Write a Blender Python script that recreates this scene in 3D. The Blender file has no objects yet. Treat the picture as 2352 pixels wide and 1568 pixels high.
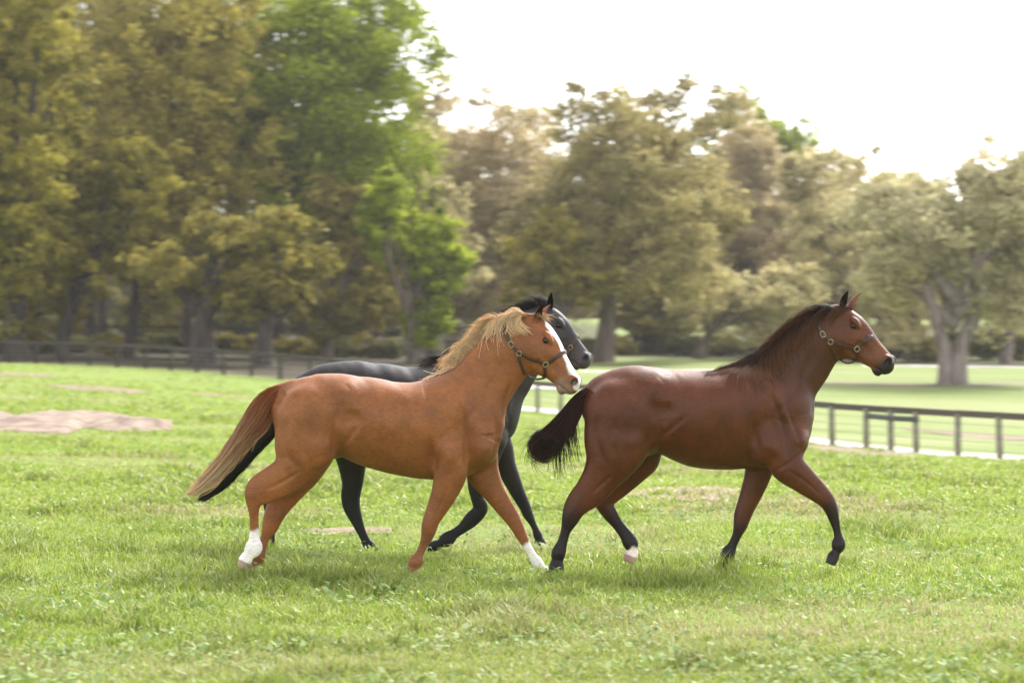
import bpy, bmesh, math, random
import numpy as np
from mathutils import Vector, Matrix
from mathutils.bvhtree import BVHTree

random.seed(7)
RNG = np.random.default_rng(7)
SC = bpy.context.scene
COL = SC.collection
R = math.radians

# ------------------------------------------------------------------ camera
CAMZ = 1.76
cam = bpy.data.cameras.new('camera')
cam_o = bpy.data.objects.new('camera', cam)
COL.objects.link(cam_o)
cam_o.location = (0, 0, CAMZ)
cam_o.rotation_euler = (R(90), 0, 0)
cam.sensor_width = 36
cam.lens = 72.12
cam.shift_y = -0.006
cam.clip_start = 0.2
cam.clip_end = 4000
cam.dof.use_dof = True
cam.dof.focus_distance = 15.3
cam.dof.aperture_fstop = 2.3
cam.dof.aperture_ratio = 0.5
SC.camera = cam_o

# ------------------------------------------------------------------ world, sun, exposure
SUN_EL, SUN_AZ = R(46), R(32)            # azimuth measured from +Y towards +X
world = bpy.data.worlds.new('World')
SC.world = world
world.use_nodes = True
wn, wl = world.node_tree.nodes, world.node_tree.links
wn.clear()
sky_n = wn.new('ShaderNodeTexSky')
sky_n.sky_type = 'NISHITA'
sky_n.sun_disc = False
sky_n.sun_elevation = SUN_EL
sky_n.sun_rotation = SUN_AZ
sky_n.dust_density = 1.0
sky_n.air_density = 1.0
sky_n.ozone_density = 1.0
hsv = wn.new('ShaderNodeHueSaturation')
hsv.inputs['Saturation'].default_value = 0.14
bg = wn.new('ShaderNodeBackground')
bg.inputs['Strength'].default_value = 0.15
wo = wn.new('ShaderNodeOutputWorld')
wl.new(sky_n.outputs[0], hsv.inputs['Color'])
wl.new(hsv.outputs[0], bg.inputs['Color'])
wl.new(bg.outputs[0], wo.inputs['Surface'])

sun = bpy.data.lights.new('sun', 'SUN')
sun.energy = 2.6
sun.angle = R(20)
sun.color = (1.0, 0.97, 0.93)
sun_o = bpy.data.objects.new('sun', sun)
COL.objects.link(sun_o)
sdir = Vector((math.sin(SUN_AZ) * math.cos(SUN_EL), math.cos(SUN_AZ) * math.cos(SUN_EL), math.sin(SUN_EL)))
sun_o.rotation_euler = (-sdir).to_track_quat('-Z', 'Y').to_euler()
sun_o.location = (20, 40, 40)

SC.view_settings.view_transform = 'Standard'
SC.view_settings.look = 'None'
SC.view_settings.exposure = 1.7
SC.view_settings.gamma = 1
SC.view_settings.use_curve_mapping = False
SC.cycles.use_denoising = True
SC.cycles.max_bounces = 8
SC.cycles.transparent_max_bounces = 8

# ------------------------------------------------------------------ helpers
FD = 4712.0                               # focal length in pixels of a 2352 px wide picture
def at(px, py, Y):                        # point seen at (px, py) of the 2352 px picture, Y metres away
    return Vector(((px - 1176) / FD * Y, Y, CAMZ - (py - 770) / FD * Y))

def link(o, parent=None):
    COL.objects.link(o)
    if parent is not None:
        o.parent = parent
    return o

def mesh_np(name, V, F, mat=None, parent=None, col=None, smooth=True, loc=None):
    """mesh object from numpy verts and faces (all faces the same size)"""
    V = np.asarray(V, dtype=np.float32)
    F = np.asarray(F, dtype=np.int32)
    me = bpy.data.meshes.new(name)
    n, k = F.shape
    me.vertices.add(len(V))
    me.vertices.foreach_set('co', V.ravel())
    me.loops.add(n * k)
    me.loops.foreach_set('vertex_index', F.ravel())
    me.polygons.add(n)
    me.polygons.foreach_set('loop_start', np.arange(0, n * k, k, dtype=np.int32))
    me.polygons.foreach_set('loop_total', np.full(n, k, dtype=np.int32))
    me.polygons.foreach_set('use_smooth', np.full(n, smooth))
    me.update(calc_edges=True)
    if col is not None:
        a = me.color_attributes.new('Col', 'FLOAT_COLOR', 'POINT')
        c4 = np.ones((len(V), 4), dtype=np.float32)
        c4[:, :3] = col
        a.data.foreach_set('color', c4.ravel())
    if mat is not None:
        me.materials.append(mat)
    o = bpy.data.objects.new(name, me)
    if loc is not None:
        o.location = loc
    return link(o, parent)

def tag(o, label=None, cat=None, group=None, kind=None):
    if label: o['label'] = label
    if cat: o['category'] = cat
    if group: o['group'] = group
    if kind: o['kind'] = kind
    return o

def empty(name, loc=(0, 0, 0), rz=0):
    o = bpy.data.objects.new(name, None)
    o.location = loc
    o.rotation_euler = (0, 0, rz)
    o.empty_display_size = 0.2
    return link(o)

def sweep(paths, radii, sides=6, flat=None, caps=True):
    """tubes along many paths; returns verts and quad faces"""
    Vs, Fs, base = [], [], 0
    for P, rad in zip(paths, radii):
        P = np.asarray(P, float); m = len(P)
        rad = np.broadcast_to(np.asarray(rad, float), (m,))
        T = np.gradient(P, axis=0)
        T /= np.linalg.norm(T, axis=1)[:, None] + 1e-9
        ref = np.array([0, 0, 1.0]) if abs(T[0, 2]) < 0.9 else np.array([1.0, 0, 0])
        A = np.cross(T, ref); A /= np.linalg.norm(A, axis=1)[:, None] + 1e-9
        B = np.cross(T, A)
        th = np.arange(sides) * 2 * np.pi / sides
        ring = (A[:, None, :] * np.cos(th)[None, :, None] + B[:, None, :] * np.sin(th)[None, :, None])
        V = P[:, None, :] + ring * rad[:, None, None]
        Vs.append(V.reshape(-1, 3))
        i = np.arange(m - 1)[:, None]; j = np.arange(sides)[None, :]
        j2 = (j + 1) % sides
        Fs.append(np.stack([i * sides + j, (i + 1) * sides + j, (i + 1) * sides + j2, i * sides + j2], -1).reshape(-1, 4) + base)
        base += m * sides
        if caps:
            Vs.append(np.array([P[0], P[-1]]))
            j = np.arange(sides); j2 = (j + 1) % sides
            b0 = base - m * sides
            Fs.append(np.stack([np.full(sides, base), np.full(sides, base), b0 + j2, b0 + j], -1)[:, [0, 2, 3, 3]] * 0 + np.stack([np.full(sides, base), b0 + j, b0 + j2, b0 + j2], -1))
            l0 = b0 + (m - 1) * sides
            Fs.append(np.stack([np.full(sides, base + 1), l0 + j2, l0 + j, l0 + j], -1))
            base += 2
    return np.concatenate(Vs), np.concatenate(Fs)

def clean_quads(F):
    return F

def mesh_py(name, V, F, mat=None, parent=None, smooth=True, loc=None):
    faces = []
    for f in F:
        g = []
        for i in f:
            i = int(i)
            if i not in g: g.append(i)
        if len(g) > 2: faces.append(g)
    me = bpy.data.meshes.new(name)
    me.from_pydata([tuple(map(float, v)) for v in V], [], faces)
    me.polygons.foreach_set('use_smooth', np.full(len(me.polygons), smooth))
    if mat is not None: me.materials.append(mat)
    o = bpy.data.objects.new(name, me)
    if loc is not None: o.location = loc
    return link(o, parent)

def vnoise(x, y, seed=0):
    """smooth 2-D value noise in 0..1"""
    r = np.random.default_rng(seed)
    tab = r.random((256, 256))
    xi, yi = np.floor(x).astype(int), np.floor(y).astype(int)
    fx, fy = x - xi, y - yi
    fx, fy = fx * fx * (3 - 2 * fx), fy * fy * (3 - 2 * fy)
    g = lambda a, b: tab[a % 256, b % 256]
    return ((g(xi, yi) * (1 - fx) + g(xi + 1, yi) * fx) * (1 - fy) +
            (g(xi, yi + 1) * (1 - fx) + g(xi + 1, yi + 1) * fx) * fy)

def sm(x, a, b):
    t = np.clip((x - a) / (b - a), 0, 1)
    return t * t * (3 - 2 * t)

# ------------------------------------------------------------------ materials
def new_mat(name):
    m = bpy.data.materials.new(name)
    m.use_nodes = True
    return m, m.node_tree.nodes, m.node_tree.links, m.node_tree.nodes['Principled BSDF']

def simple_mat(name, c1, c2=None, rough=0.7, scale=8, metal=0.0, bump=0.0, stretch=(1, 1, 1), spec=0.4):
    m, n, l, p = new_mat(name)
    c2 = c2 or c1
    tc = n.new('ShaderNodeTexCoord'); mp = n.new('ShaderNodeMapping')
    mp.inputs['Scale'].default_value = stretch
    no = n.new('ShaderNodeTexNoise'); no.inputs['Scale'].default_value = scale; no.inputs['Detail'].default_value = 5
    rp = n.new('ShaderNodeValToRGB')
    rp.color_ramp.elements[0].color = (*c1, 1); rp.color_ramp.elements[1].color = (*c2, 1)
    rp.color_ramp.elements[0].position = 0.35; rp.color_ramp.elements[1].position = 0.65
    l.new(tc.outputs['Object'], mp.inputs[0]); l.new(mp.outputs[0], no.inputs['Vector'])
    l.new(no.outputs[0], rp.inputs[0]); l.new(rp.outputs[0], p.inputs['Base Color'])
    p.inputs['Roughness'].default_value = rough
    p.inputs['Metallic'].default_value = metal
    p.inputs['Specular IOR Level'].default_value = spec
    if bump:
        b = n.new('ShaderNodeBump'); b.inputs['Strength'].default_value = bump; b.inputs['Distance'].default_value = 0.02
        l.new(no.outputs[0], b.inputs['Height']); l.new(b.outputs[0], p.inputs['Normal'])
    return m

def coat_mat(name, rough=0.43, sheen=0.0, spec=0.26):
    """horse coat: colour from the coat pattern attribute, with short-hair grain"""
    m, n, l, p = new_mat(name)
    at_ = n.new('ShaderNodeAttribute'); at_.attribute_name = 'Col'
    tc = n.new('ShaderNodeTexCoord')
    mp = n.new('ShaderNodeMapping'); mp.inputs['Scale'].default_value = (20, 20, 75)
    mp.inputs['Rotation'].default_value = (0, R(25), 0)
    fine = n.new('ShaderNodeTexNoise'); fine.inputs['Scale'].default_value = 1.6; fine.inputs['Detail'].default_value = 3
    big = n.new('ShaderNodeTexNoise'); big.inputs['Scale'].default_value = 5.0; big.inputs['Detail'].default_value = 3
    l.new(tc.outputs['Object'], mp.inputs[0]); l.new(mp.outputs[0], fine.inputs['Vector'])
    l.new(tc.outputs['Object'], big.inputs['Vector'])
    mr = n.new('ShaderNodeMapRange'); mr.inputs['To Min'].default_value = 0.6; mr.inputs['To Max'].default_value = 1.4
    l.new(fine.outputs[0], mr.inputs['Value'])
    mr2 = n.new('ShaderNodeMapRange'); mr2.inputs['From Min'].default_value = 0.3; mr2.inputs['From Max'].default_value = 0.7
    mr2.inputs['To Min'].default_value = 0.80; mr2.inputs['To Max'].default_value = 1.20
    l.new(big.outputs[0], mr2.inputs['Value'])
    mu = n.new('ShaderNodeMath'); mu.operation = 'MULTIPLY'
    mid = n.new('ShaderNodeTexNoise'); mid.inputs['Scale'].default_value = 16.0; mid.inputs['Detail'].default_value = 4; mid.inputs['Roughness'].default_value = .7
    l.new(tc.outputs['Object'], mid.inputs['Vector'])
    mr3 = n.new('ShaderNodeMapRange'); mr3.inputs['From Min'].default_value = 0.3; mr3.inputs['From Max'].default_value = 0.7
    mr3.inputs['To Min'].default_value = 0.84; mr3.inputs['To Max'].default_value = 1.16
    l.new(mid.outputs[0], mr3.inputs['Value'])
    mu3 = n.new('ShaderNodeMath'); mu3.operation = 'MULTIPLY'
    l.new(mr2.outputs[0], mu3.inputs[0]); l.new(mr3.outputs[0], mu3.inputs[1])
    rr = n.new('ShaderNodeMapRange'); rr.inputs['From Min'].default_value = 0.3; rr.inputs['From Max'].default_value = 0.7
    rr.inputs['To Min'].default_value = rough - .08; rr.inputs['To Max'].default_value = rough + .14
    l.new(mid.outputs[0], rr.inputs['Value']); l.new(rr.outputs[0], p.inputs['Roughness'])
    l.new(mr.outputs[0], mu.inputs[0]); l.new(mu3.outputs[0], mu.inputs[1])
    mx = n.new('ShaderNodeVectorMath'); mx.operation = 'SCALE'
    l.new(at_.outputs['Color'], mx.inputs[0]); l.new(mu.outputs[0], mx.inputs['Scale'])
    l.new(mx.outputs[0], p.inputs['Base Color'])
    p.inputs['Roughness'].default_value = rough
    p.inputs['Specular IOR Level'].default_value = spec
    p.inputs['Sheen Weight'].default_value = sheen
    p.inputs['Sheen Roughness'].default_value = 0.45
    b = n.new('ShaderNodeBump'); b.inputs['Strength'].default_value = 0.35; b.inputs['Distance'].default_value = 0.006
    l.new(fine.outputs[0], b.inputs['Height']); l.new(b.outputs[0], p.inputs['Normal'])
    return m

def hair_mat(name, rough=0.4, trans=0.35):
    m, n, l, p = new_mat(name)
    at_ = n.new('ShaderNodeAttribute'); at_.attribute_name = 'Col'
    l.new(at_.outputs['Color'], p.inputs['Base Color'])
    p.inputs['Roughness'].default_value = rough
    p.inputs['Specular IOR Level'].default_value = 0.4
    tr = n.new('ShaderNodeBsdfTranslucent'); mx = n.new('ShaderNodeMixShader')
    mx.inputs[0].default_value = trans
    l.new(at_.outputs['Color'], tr.inputs['Color'])
    l.new(p.outputs[0], mx.inputs[1]); l.new(tr.outputs[0], mx.inputs[2])
    l.new(mx.outputs[0], n['Material Output'].inputs['Surface'])
    return m

def leaf_mat(name, ca, cb, trans=0.4):
    """foliage: colour between ca and cb from the per-leaf attribute, part of the light shines through"""
    m, n, l, p = new_mat(name)
    at_ = n.new('ShaderNodeAttribute'); at_.attribute_name = 'Col'
    sp = n.new('ShaderNodeSeparateColor')
    l.new(at_.outputs['Color'], sp.inputs[0])
    mx = n.new('ShaderNodeMix'); mx.data_type = 'RGBA'
    mx.inputs['A'].default_value = (*ca, 1); mx.inputs['B'].default_value = (*cb, 1)
    l.new(sp.outputs[0], mx.inputs['Factor'])
    l.new(mx.outputs['Result'], p.inputs['Base Color'])
    p.inputs['Roughness'].default_value = 0.7
    p.inputs['Specular IOR Level'].default_value = 0.10
    tr = n.new('ShaderNodeBsdfTranslucent'); ms = n.new('ShaderNodeMixShader')
    ms.inputs[0].default_value = trans
    l.new(mx.outputs['Result'], tr.inputs['Color'])
    l.new(p.outputs[0], ms.inputs[1]); l.new(tr.outputs[0], ms.inputs[2])
    l.new(ms.outputs[0], n['Material Output'].inputs['Surface'])
    return m

# ------------------------------------------------------------------ terrain
ctrl = []
for X in (-30, -14, -5, 5, 14, 30):
    for Y in (-10, 8, 21):
        ctrl.append((X, Y, 0.0))
def cp(px, py, Y):
    v = at(px, py, Y); ctrl.append((v.x, v.y, v.z))
cp(0, 834, 110); cp(640, 874, 95); cp(1230, 945, 80); cp(1900, 1022, 57); cp(2352, 1059, 52)
cp(2185, 882, 118); cp(1385, 832, 145); cp(1605, 824, 152); cp(950, 834, 126); cp(465, 836, 116); cp(40, 830, 122)
cp(2352, 832, 170); cp(1900, 832, 172)
cp(200, 970, 42); cp(0, 880, 70); cp(2600, 1075, 50)
for X in (-110, -40, 30, 110):
    ctrl.append((X, 250, 3.4)); ctrl.append((X * 1.5, 330, 4.2))
for X in (-120, 120):
    for Y in (0, 90): ctrl.append((X, Y, 0.2 if X < 0 else -0.6))
CT = np.array(ctrl)
def tps(d2):
    return 0.5 * d2 * np.log(d2 + 1e-9)
_n = len(CT)
_A = np.zeros((_n + 3, _n + 3))
_d2 = ((CT[:, None, :2] - CT[None, :, :2]) ** 2).sum(-1) / 1e4
_A[:_n, :_n] = tps(_d2) + np.eye(_n) * 1e-4
_A[:_n, _n:] = np.c_[np.ones(_n), CT[:, :2] / 100]
_A[_n:, :_n] = _A[:_n, _n:].T
_w = np.linalg.solve(_A, np.r_[CT[:, 2], 0, 0, 0])
def ground_z(X, Y):
    X = np.asarray(X, float); Y = np.asarray(Y, float)
    sh = X.shape
    x = np.clip(X.ravel(), -170, 170); y = np.clip(Y.ravel(), -10, 330)
    out = np.empty(len(x))
    for s in range(0, len(x), 40000):
        xs, ys = x[s:s + 40000], y[s:s + 40000]
        d2 = ((xs[:, None] - CT[None, :, 0]) ** 2 + (ys[:, None] - CT[None, :, 1]) ** 2) / 1e4
        out[s:s + 40000] = tps(d2) @ _w[:_n] + _w[_n] + _w[_n + 1] * xs / 100 + _w[_n + 2] * ys / 100
    out = np.clip(out, -3, 5)
    far = sm(y, 22, 45)
    out = out * sm(y, 16, 34) + far * 0.05 * (vnoise(x / 3 + 50, y / 3 + 90, 3) - 0.5)
    out += 0.05 * (vnoise(x / 1.7 + 9, y / 1.7 + 31, 8) - 0.5) * sm(np.abs(y - 15.9), 1.2, 4)
    return out.reshape(sh)
def gz(x, y): return float(ground_z(np.array([x]), np.array([y]))[0])

def ground_material():
    m, n, l, p = new_mat('meadow')
    tc = n.new('ShaderNodeTexCoord')
    def noise(scale, det=5, rough=0.6, st=(1, 1, 1), off=(0, 0, 0)):
        mp = n.new('ShaderNodeMapping'); mp.inputs['Scale'].default_value = st; mp.inputs['Location'].default_value = off
        l.new(tc.outputs['Object'], mp.inputs[0])
        no = n.new('ShaderNodeTexNoise'); no.inputs['Scale'].default_value = scale; no.inputs['Detail'].default_value = det
        no.inputs['Roughness'].default_value = rough
        l.new(mp.outputs[0], no.inputs['Vector'])
        return no.outputs[0]
    def ramp(src, stops):
        r = n.new('ShaderNodeValToRGB')
        while len(r.color_ramp.elements) < len(stops): r.color_ramp.elements.new(0.5)
        for e, (pos, c) in zip(r.color_ramp.elements, stops): e.position = pos; e.color = (*c, 1)
        l.new(src, r.inputs[0]); return r.outputs[0]
    def mix(f, a, b):
        mx = n.new('ShaderNodeMix'); mx.data_type = 'RGBA'
        l.new(f, mx.inputs['Factor']); l.new(a, mx.inputs['A']); l.new(b, mx.inputs['B'])
        return mx.outputs['Result']
    g1 = ramp(noise(0.9, 6, 0.7), [(0.3, (0.115, 0.175, 0.03)), (0.55, (0.185, 0.25, 0.05)), (0.75, (0.26, 0.30, 0.085))])
    g2 = ramp(noise(6.0, 6, 0.7), [(0.3, (0.10, 0.16, 0.03)), (0.6, (0.21, 0.27, 0.06)), (0.8, (0.30, 0.33, 0.13))])
    gg = n.new('ShaderNodeMix'); gg.data_type = 'RGBA'; gg.inputs['Factor'].default_value = 0.5
    l.new(g1, gg.inputs['A']); l.new(g2, gg.inputs['B'])
    soil = ramp(noise(3.0, 6, 0.7), [(0.3, (0.25, 0.19, 0.12)), (0.7, (0.40, 0.31, 0.22))])
    sf = ramp(noise(0.28, 5, 0.65, (0.55, 1.0, 1), (3.1, 7.7, 0)), [(0.60, (0, 0, 0)), (0.70, (0.75, 0.75, 0.75))])
    c = mix(sf, gg.outputs['Result'], soil)
    # fallen leaves and painted tree shade under the oaks: told by where it lies
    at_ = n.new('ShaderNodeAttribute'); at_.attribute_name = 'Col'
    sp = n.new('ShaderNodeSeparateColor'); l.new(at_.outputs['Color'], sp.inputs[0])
    litter_shade = ramp(noise(0.5, 6, 0.7), [(0.3, (0.030, 0.026, 0.014)), (0.7, (0.070, 0.054, 0.032))])
    c = mix(sp.outputs[0], c, litter_shade)
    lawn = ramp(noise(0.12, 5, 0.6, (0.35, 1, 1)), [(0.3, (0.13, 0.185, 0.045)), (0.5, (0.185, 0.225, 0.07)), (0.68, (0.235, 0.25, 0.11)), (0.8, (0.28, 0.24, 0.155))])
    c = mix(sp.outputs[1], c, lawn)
    l.new(c, p.inputs['Base Color'])
    p.inputs['Roughness'].default_value = 0.9
    p.inputs['Specular IOR Level'].default_value = 0.15
    b = n.new('ShaderNodeBump'); b.inputs['Strength'].default_value = 0.6; b.inputs['Distance'].default_value = 0.08
    l.new(noise(14, 5, 0.75), b.inputs['Height']); l.new(b.outputs[0], p.inputs['Normal'])
    return m

# fence line on the ground (plan): from far left to near right
FENCE = [at(px, 900, Y) for px, Y in ((-420, 124), (0, 112), (330, 104), (660, 95), (960, 88), (1230, 79), (1560, 68), (1900, 57), (2352, 51.5), (2700, 47.5))]
FENCE = np.array([(v.x, v.y) for v in FENCE])
def fence_y(x): return np.interp(x, FENCE[:, 0], FENCE[:, 1])

gxs = np.unique(np.r_[np.linspace(-9, 9, 61), np.sinh(np.linspace(-4.6, 4.6, 141)) * 14])
gys = np.unique(np.r_[np.linspace(-30, 6, 8), np.linspace(6, 30, 75), np.geomspace(30, 1500, 130)])
GX, GY = np.meshgrid(gxs, gys, indexing='ij')
GZ = ground_z(GX, GY)
V = np.stack([GX, GY, GZ], -1).reshape(-1, 3)
nx, ny = GX.shape
ii, jj = np.meshgrid(np.arange(nx - 1), np.arange(ny - 1), indexing='ij')
F = np.stack([ii * ny + jj, (ii + 1) * ny + jj, (ii + 1) * ny + jj + 1, ii * ny + jj + 1], -1).reshape(-1, 4)
fx, fy = V[:, 0], V[:, 1]
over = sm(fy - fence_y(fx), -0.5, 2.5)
litter_shade = over * sm(-fx, -2, 6) * (1 - sm(fy, 246, 258))
open_ = sm(fx / np.maximum(fy, 1), .040, .052) * (1 - sm(fx / np.maximum(fy, 1), .098, .11))      # clearing beyond the leaning oak, its sunlight painted by leaving the dark out
litter_shade = np.maximum(litter_shade, 0.85 * sm(fy, 152, 160) * (1 - sm(fy, 205, 220) * np.maximum(open_, sm(fy, 240, 252))) * sm(fx, -10, 0))  # right side: tree shade painted into the ground colour
lawn = over * (1 - litter_shade)
gcol = np.stack([litter_shade, lawn, 0 * litter_shade], -1)
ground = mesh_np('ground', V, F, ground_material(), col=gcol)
tag(ground, kind='structure')
ground['label'] = 'rolling green pasture with worn patches'

def drape(name, pts_px, mat, lift=0.012, n=60, m=10, rough=0.02, seed=1):
    """a flat strip of bare ground laid over the terrain: pts are (X, Y, half width)"""
    P = np.array(pts_px, float)
    t = np.linspace(0, 1, n); tk = np.linspace(0, 1, len(P))
    X, Y, W = (np.interp(t, tk, P[:, k]) for k in range(3))
    wob = 0.75 + 0.5 * vnoise(t * 14 + seed, t * 0 + seed, seed)
    wob2 = 0.75 + 0.5 * vnoise(t * 14 + seed + 40, t * 0 + seed, seed)
    dx, dy = np.gradient(X), np.gradient(Y)
    L = np.hypot(dx, dy); nx_, ny_ = -dy / L, dx / L
    s = np.linspace(-1, 1, m)
    ww = np.where(s[None, :] < 0, (W * wob)[:, None], (W * wob2)[:, None])
    VX = X[:, None] + nx_[:, None] * s[None, :] * ww
    VY = Y[:, None] + ny_[:, None] * s[None, :] * ww
    VZ = ground_z(VX, VY) + lift + rough * (1 - s[None, :] ** 2) * vnoise(VX * 2.2 + seed, VY * 2.2, seed + 5)
    Vv = np.stack([VX, VY, VZ], -1).reshape(-1, 3)
    i, j = np.meshgrid(np.arange(n - 1), np.arange(m - 1), indexing='ij')
    Ff = np.stack([i * m + j, (i + 1) * m + j, (i + 1) * m + j + 1, i * m + j + 1], -1).reshape(-1, 4)
    return mesh_np(name, Vv, Ff, mat)

M_sand = simple_mat('pale_sand', (0.13, 0.088, 0.062), (0.27, 0.20, 0.15), 0.95, 3, bump=0.6)
M_path = simple_mat('pale_path', (0.36, 0.32, 0.30), (0.48, 0.44, 0.42), 0.95, 2, bump=0.3)
M_dirt = simple_mat('bare_dirt', (0.15, 0.105, 0.065), (0.23, 0.165, 0.11), 0.95, 3, bump=0.5)

def ground_hit(px, py):
    """the ground point seen at a pixel of the photograph"""
    prev = None
    for Y in np.geomspace(8, 300, 800):
        v = at(px, py, Y)
        if v.z <= gz(v.x, Y): return v
    return v

# ------------------------------------------------------------------ implicit horse bodies
def catmull(P, sub):
    P = np.asarray(P, float)
    Q = np.vstack([2 * P[0] - P[1], P, 2 * P[-1] - P[-2]])
    out = []
    for i in range(len(P) - 1):
        p0, p1, p2, p3 = Q[i:i + 4]
        for t in np.arange(sub) / sub:
            out.append(0.5 * ((2 * p1) + (-p0 + p2) * t + (2 * p0 - 5 * p1 + 4 * p2 - p3) * t * t + (-p0 + 3 * p1 - 3 * p2 + p3) * t ** 3))
    out.append(P[-1])
    return np.array(out)

class Tube:
    """a limb or trunk: rungs (x,z,half depth a,half width b,lateral centre,egg) in a vertical plane"""
    def __init__(self, nodes, sub=5, flat=False):
        self.N = catmull(nodes, sub); self.sub = sub; self.flat = flat
    def ev(self, x, z):
        best = np.full(x.shape, 1e9); out = [np.zeros(x.shape) for _ in range(7)]
        N = self.N
        for i in range(len(N) - 1):
            p, q = N[i], N[i + 1]
            ex, ez = q[0] - p[0], q[1] - p[1]
            L2 = ex * ex + ez * ez + 1e-12
            t = np.clip(((x - p[0]) * ex + (z - p[1]) * ez) / L2, 0, 1)
            dx, dz = x - p[0] - t * ex, z - p[1] - t * ez
            d = np.sqrt(dx * dx + dz * dz)
            a = np.maximum(p[2] + (q[2] - p[2]) * t, 1e-3)
            s = d - a
            mk = s < best
            best = np.where(mk, s, best)
            pr = (ex * dz - ez * dx) / math.sqrt(L2)
            for k, val in enumerate((d / a, a, np.maximum(p[3] + (q[3] - p[3]) * t, 1e-3), p[4] + (q[4] - p[4]) * t, p[5] + (q[5] - p[5]) * t, (i + t) / self.sub, np.clip(pr / a, -1, 1))):
                out[k] = np.where(mk, val, out[k])
        if self.flat:
            p, q = N[-2], N[-1]
            ex, ez = q[0] - p[0], q[1] - p[1]; L = math.hypot(ex, ez)
            self_end = ((x - q[0]) * ex + (z - q[1]) * ez) / L
        else:
            self_end = None
        return out, self_end
    @staticmethod
    def combine(o, end, y, extra=None):
        s, a, b, yc, egg, t, pr = o
        be = b * np.clip(1 - egg * pr, 0.35, 1.6)
        r = np.sqrt(s * s + ((y - yc) / be) ** 2)
        f = (r - 1) * np.minimum(a, be)
        if end is not None:
            f = np.maximum(f, end)
        return f

def smin(a, b, k):
    h = np.clip(0.5 + 0.5 * (b - a) / k, 0, 1)
    return b + (a - b) * h - k * h * (1 - h)
def smax(a, b, k): return -smin(-a, -b, k)

def ell(x, y, z, c, r, ang=0.0):
    dx, dz = x - c[0], z - c[2]
    ca, sa = math.cos(ang), math.sin(ang)
    px, pz, py = dx * ca + dz * sa, -dx * sa + dz * ca, y - c[1]
    k0 = np.sqrt((px / r[0]) ** 2 + (py / r[1]) ** 2 + (pz / r[2]) ** 2)
    k1 = np.sqrt((px / r[0] ** 2) ** 2 + (py / r[1] ** 2) ** 2 + (pz / r[2] ** 2) ** 2) + 1e-9
    return k0 * (k0 - 1) / k1

def surface_nets(f, org, h):
    ins = f < 0
    c = ins.astype(np.int8)
    cnt = (c[:-1, :-1, :-1] + c[1:, :-1, :-1] + c[:-1, 1:, :-1] + c[1:, 1:, :-1] + c[:-1, :-1, 1:] + c[1:, :-1, 1:] + c[:-1, 1:, 1:] + c[1:, 1:, 1:])
    act = np.argwhere((cnt > 0) & (cnt < 8))
    idx = np.full(cnt.shape, -1, np.int32)
    idx[act[:, 0], act[:, 1], act[:, 2]] = np.arange(len(act))
    acc = np.zeros((len(act), 3)); num = np.zeros(len(act))
    cs = [(i, j, k) for i in (0, 1) for j in (0, 1) for k in (0, 1)]
    for a in cs:
        for ax in range(3):
            if a[ax]: continue
            b = list(a); b[ax] = 1
            f0 = f[act[:, 0] + a[0], act[:, 1] + a[1], act[:, 2] + a[2]]
            f1 = f[act[:, 0] + b[0], act[:, 1] + b[1], act[:, 2] + b[2]]
            m = (f0 < 0) != (f1 < 0)
            t = np.where(m, f0 / np.where(m, f0 - f1, 1), 0)
            p = np.tile(np.array(a, float), (len(act), 1)); p[:, ax] = t
            acc[m] += p[m]; num[m] += 1
    V = (act + acc / num[:, None]) * h + org
    Q = []
    for ax in range(3):
        u, v = (ax + 1) % 3, (ax + 2) % 3
        sl0 = [slice(None)] * 3; sl1 = [slice(None)] * 3
        sl0[ax] = slice(0, -1); sl1[ax] = slice(1, None)
        e = np.argwhere(ins[tuple(sl0)] != ins[tuple(sl1)])
        e = e[(e[:, u] > 0) & (e[:, v] > 0) & (e[:, u] < f.shape[u] - 1) & (e[:, v] < f.shape[v] - 1)]
        flip = ~ins[e[:, 0], e[:, 1], e[:, 2]]
        q = []
        for du, dv in ((-1, -1), (0, -1), (0, 0), (-1, 0)):
            g = e.copy(); g[:, u] += du; g[:, v] += dv
            q.append(idx[g[:, 0], g[:, 1], g[:, 2]])
        q = np.stack(q, -1)
        q[flip] = q[flip][:, ::-1]
        Q.append(q)
    return V, np.concatenate(Q)

# canonical head, unit length along u (poll -> muzzle), v dorsal, w lateral
HEAD = [  # u, dorsal v, ventral v, half width
    (0.00, .165, -.20, .130), (0.10, .205, -.29, .155), (0.20, .235, -.335, .172), (0.30, .240, -.340, .180),
    (0.42, .220, -.290, .165), (0.54, .195, -.225, .138), (0.66, .182, -.180, .116), (0.77, .178, -.145, .105),
    (0.86, .170, -.130, .102), (0.915, .130, -.095, .092)]

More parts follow.
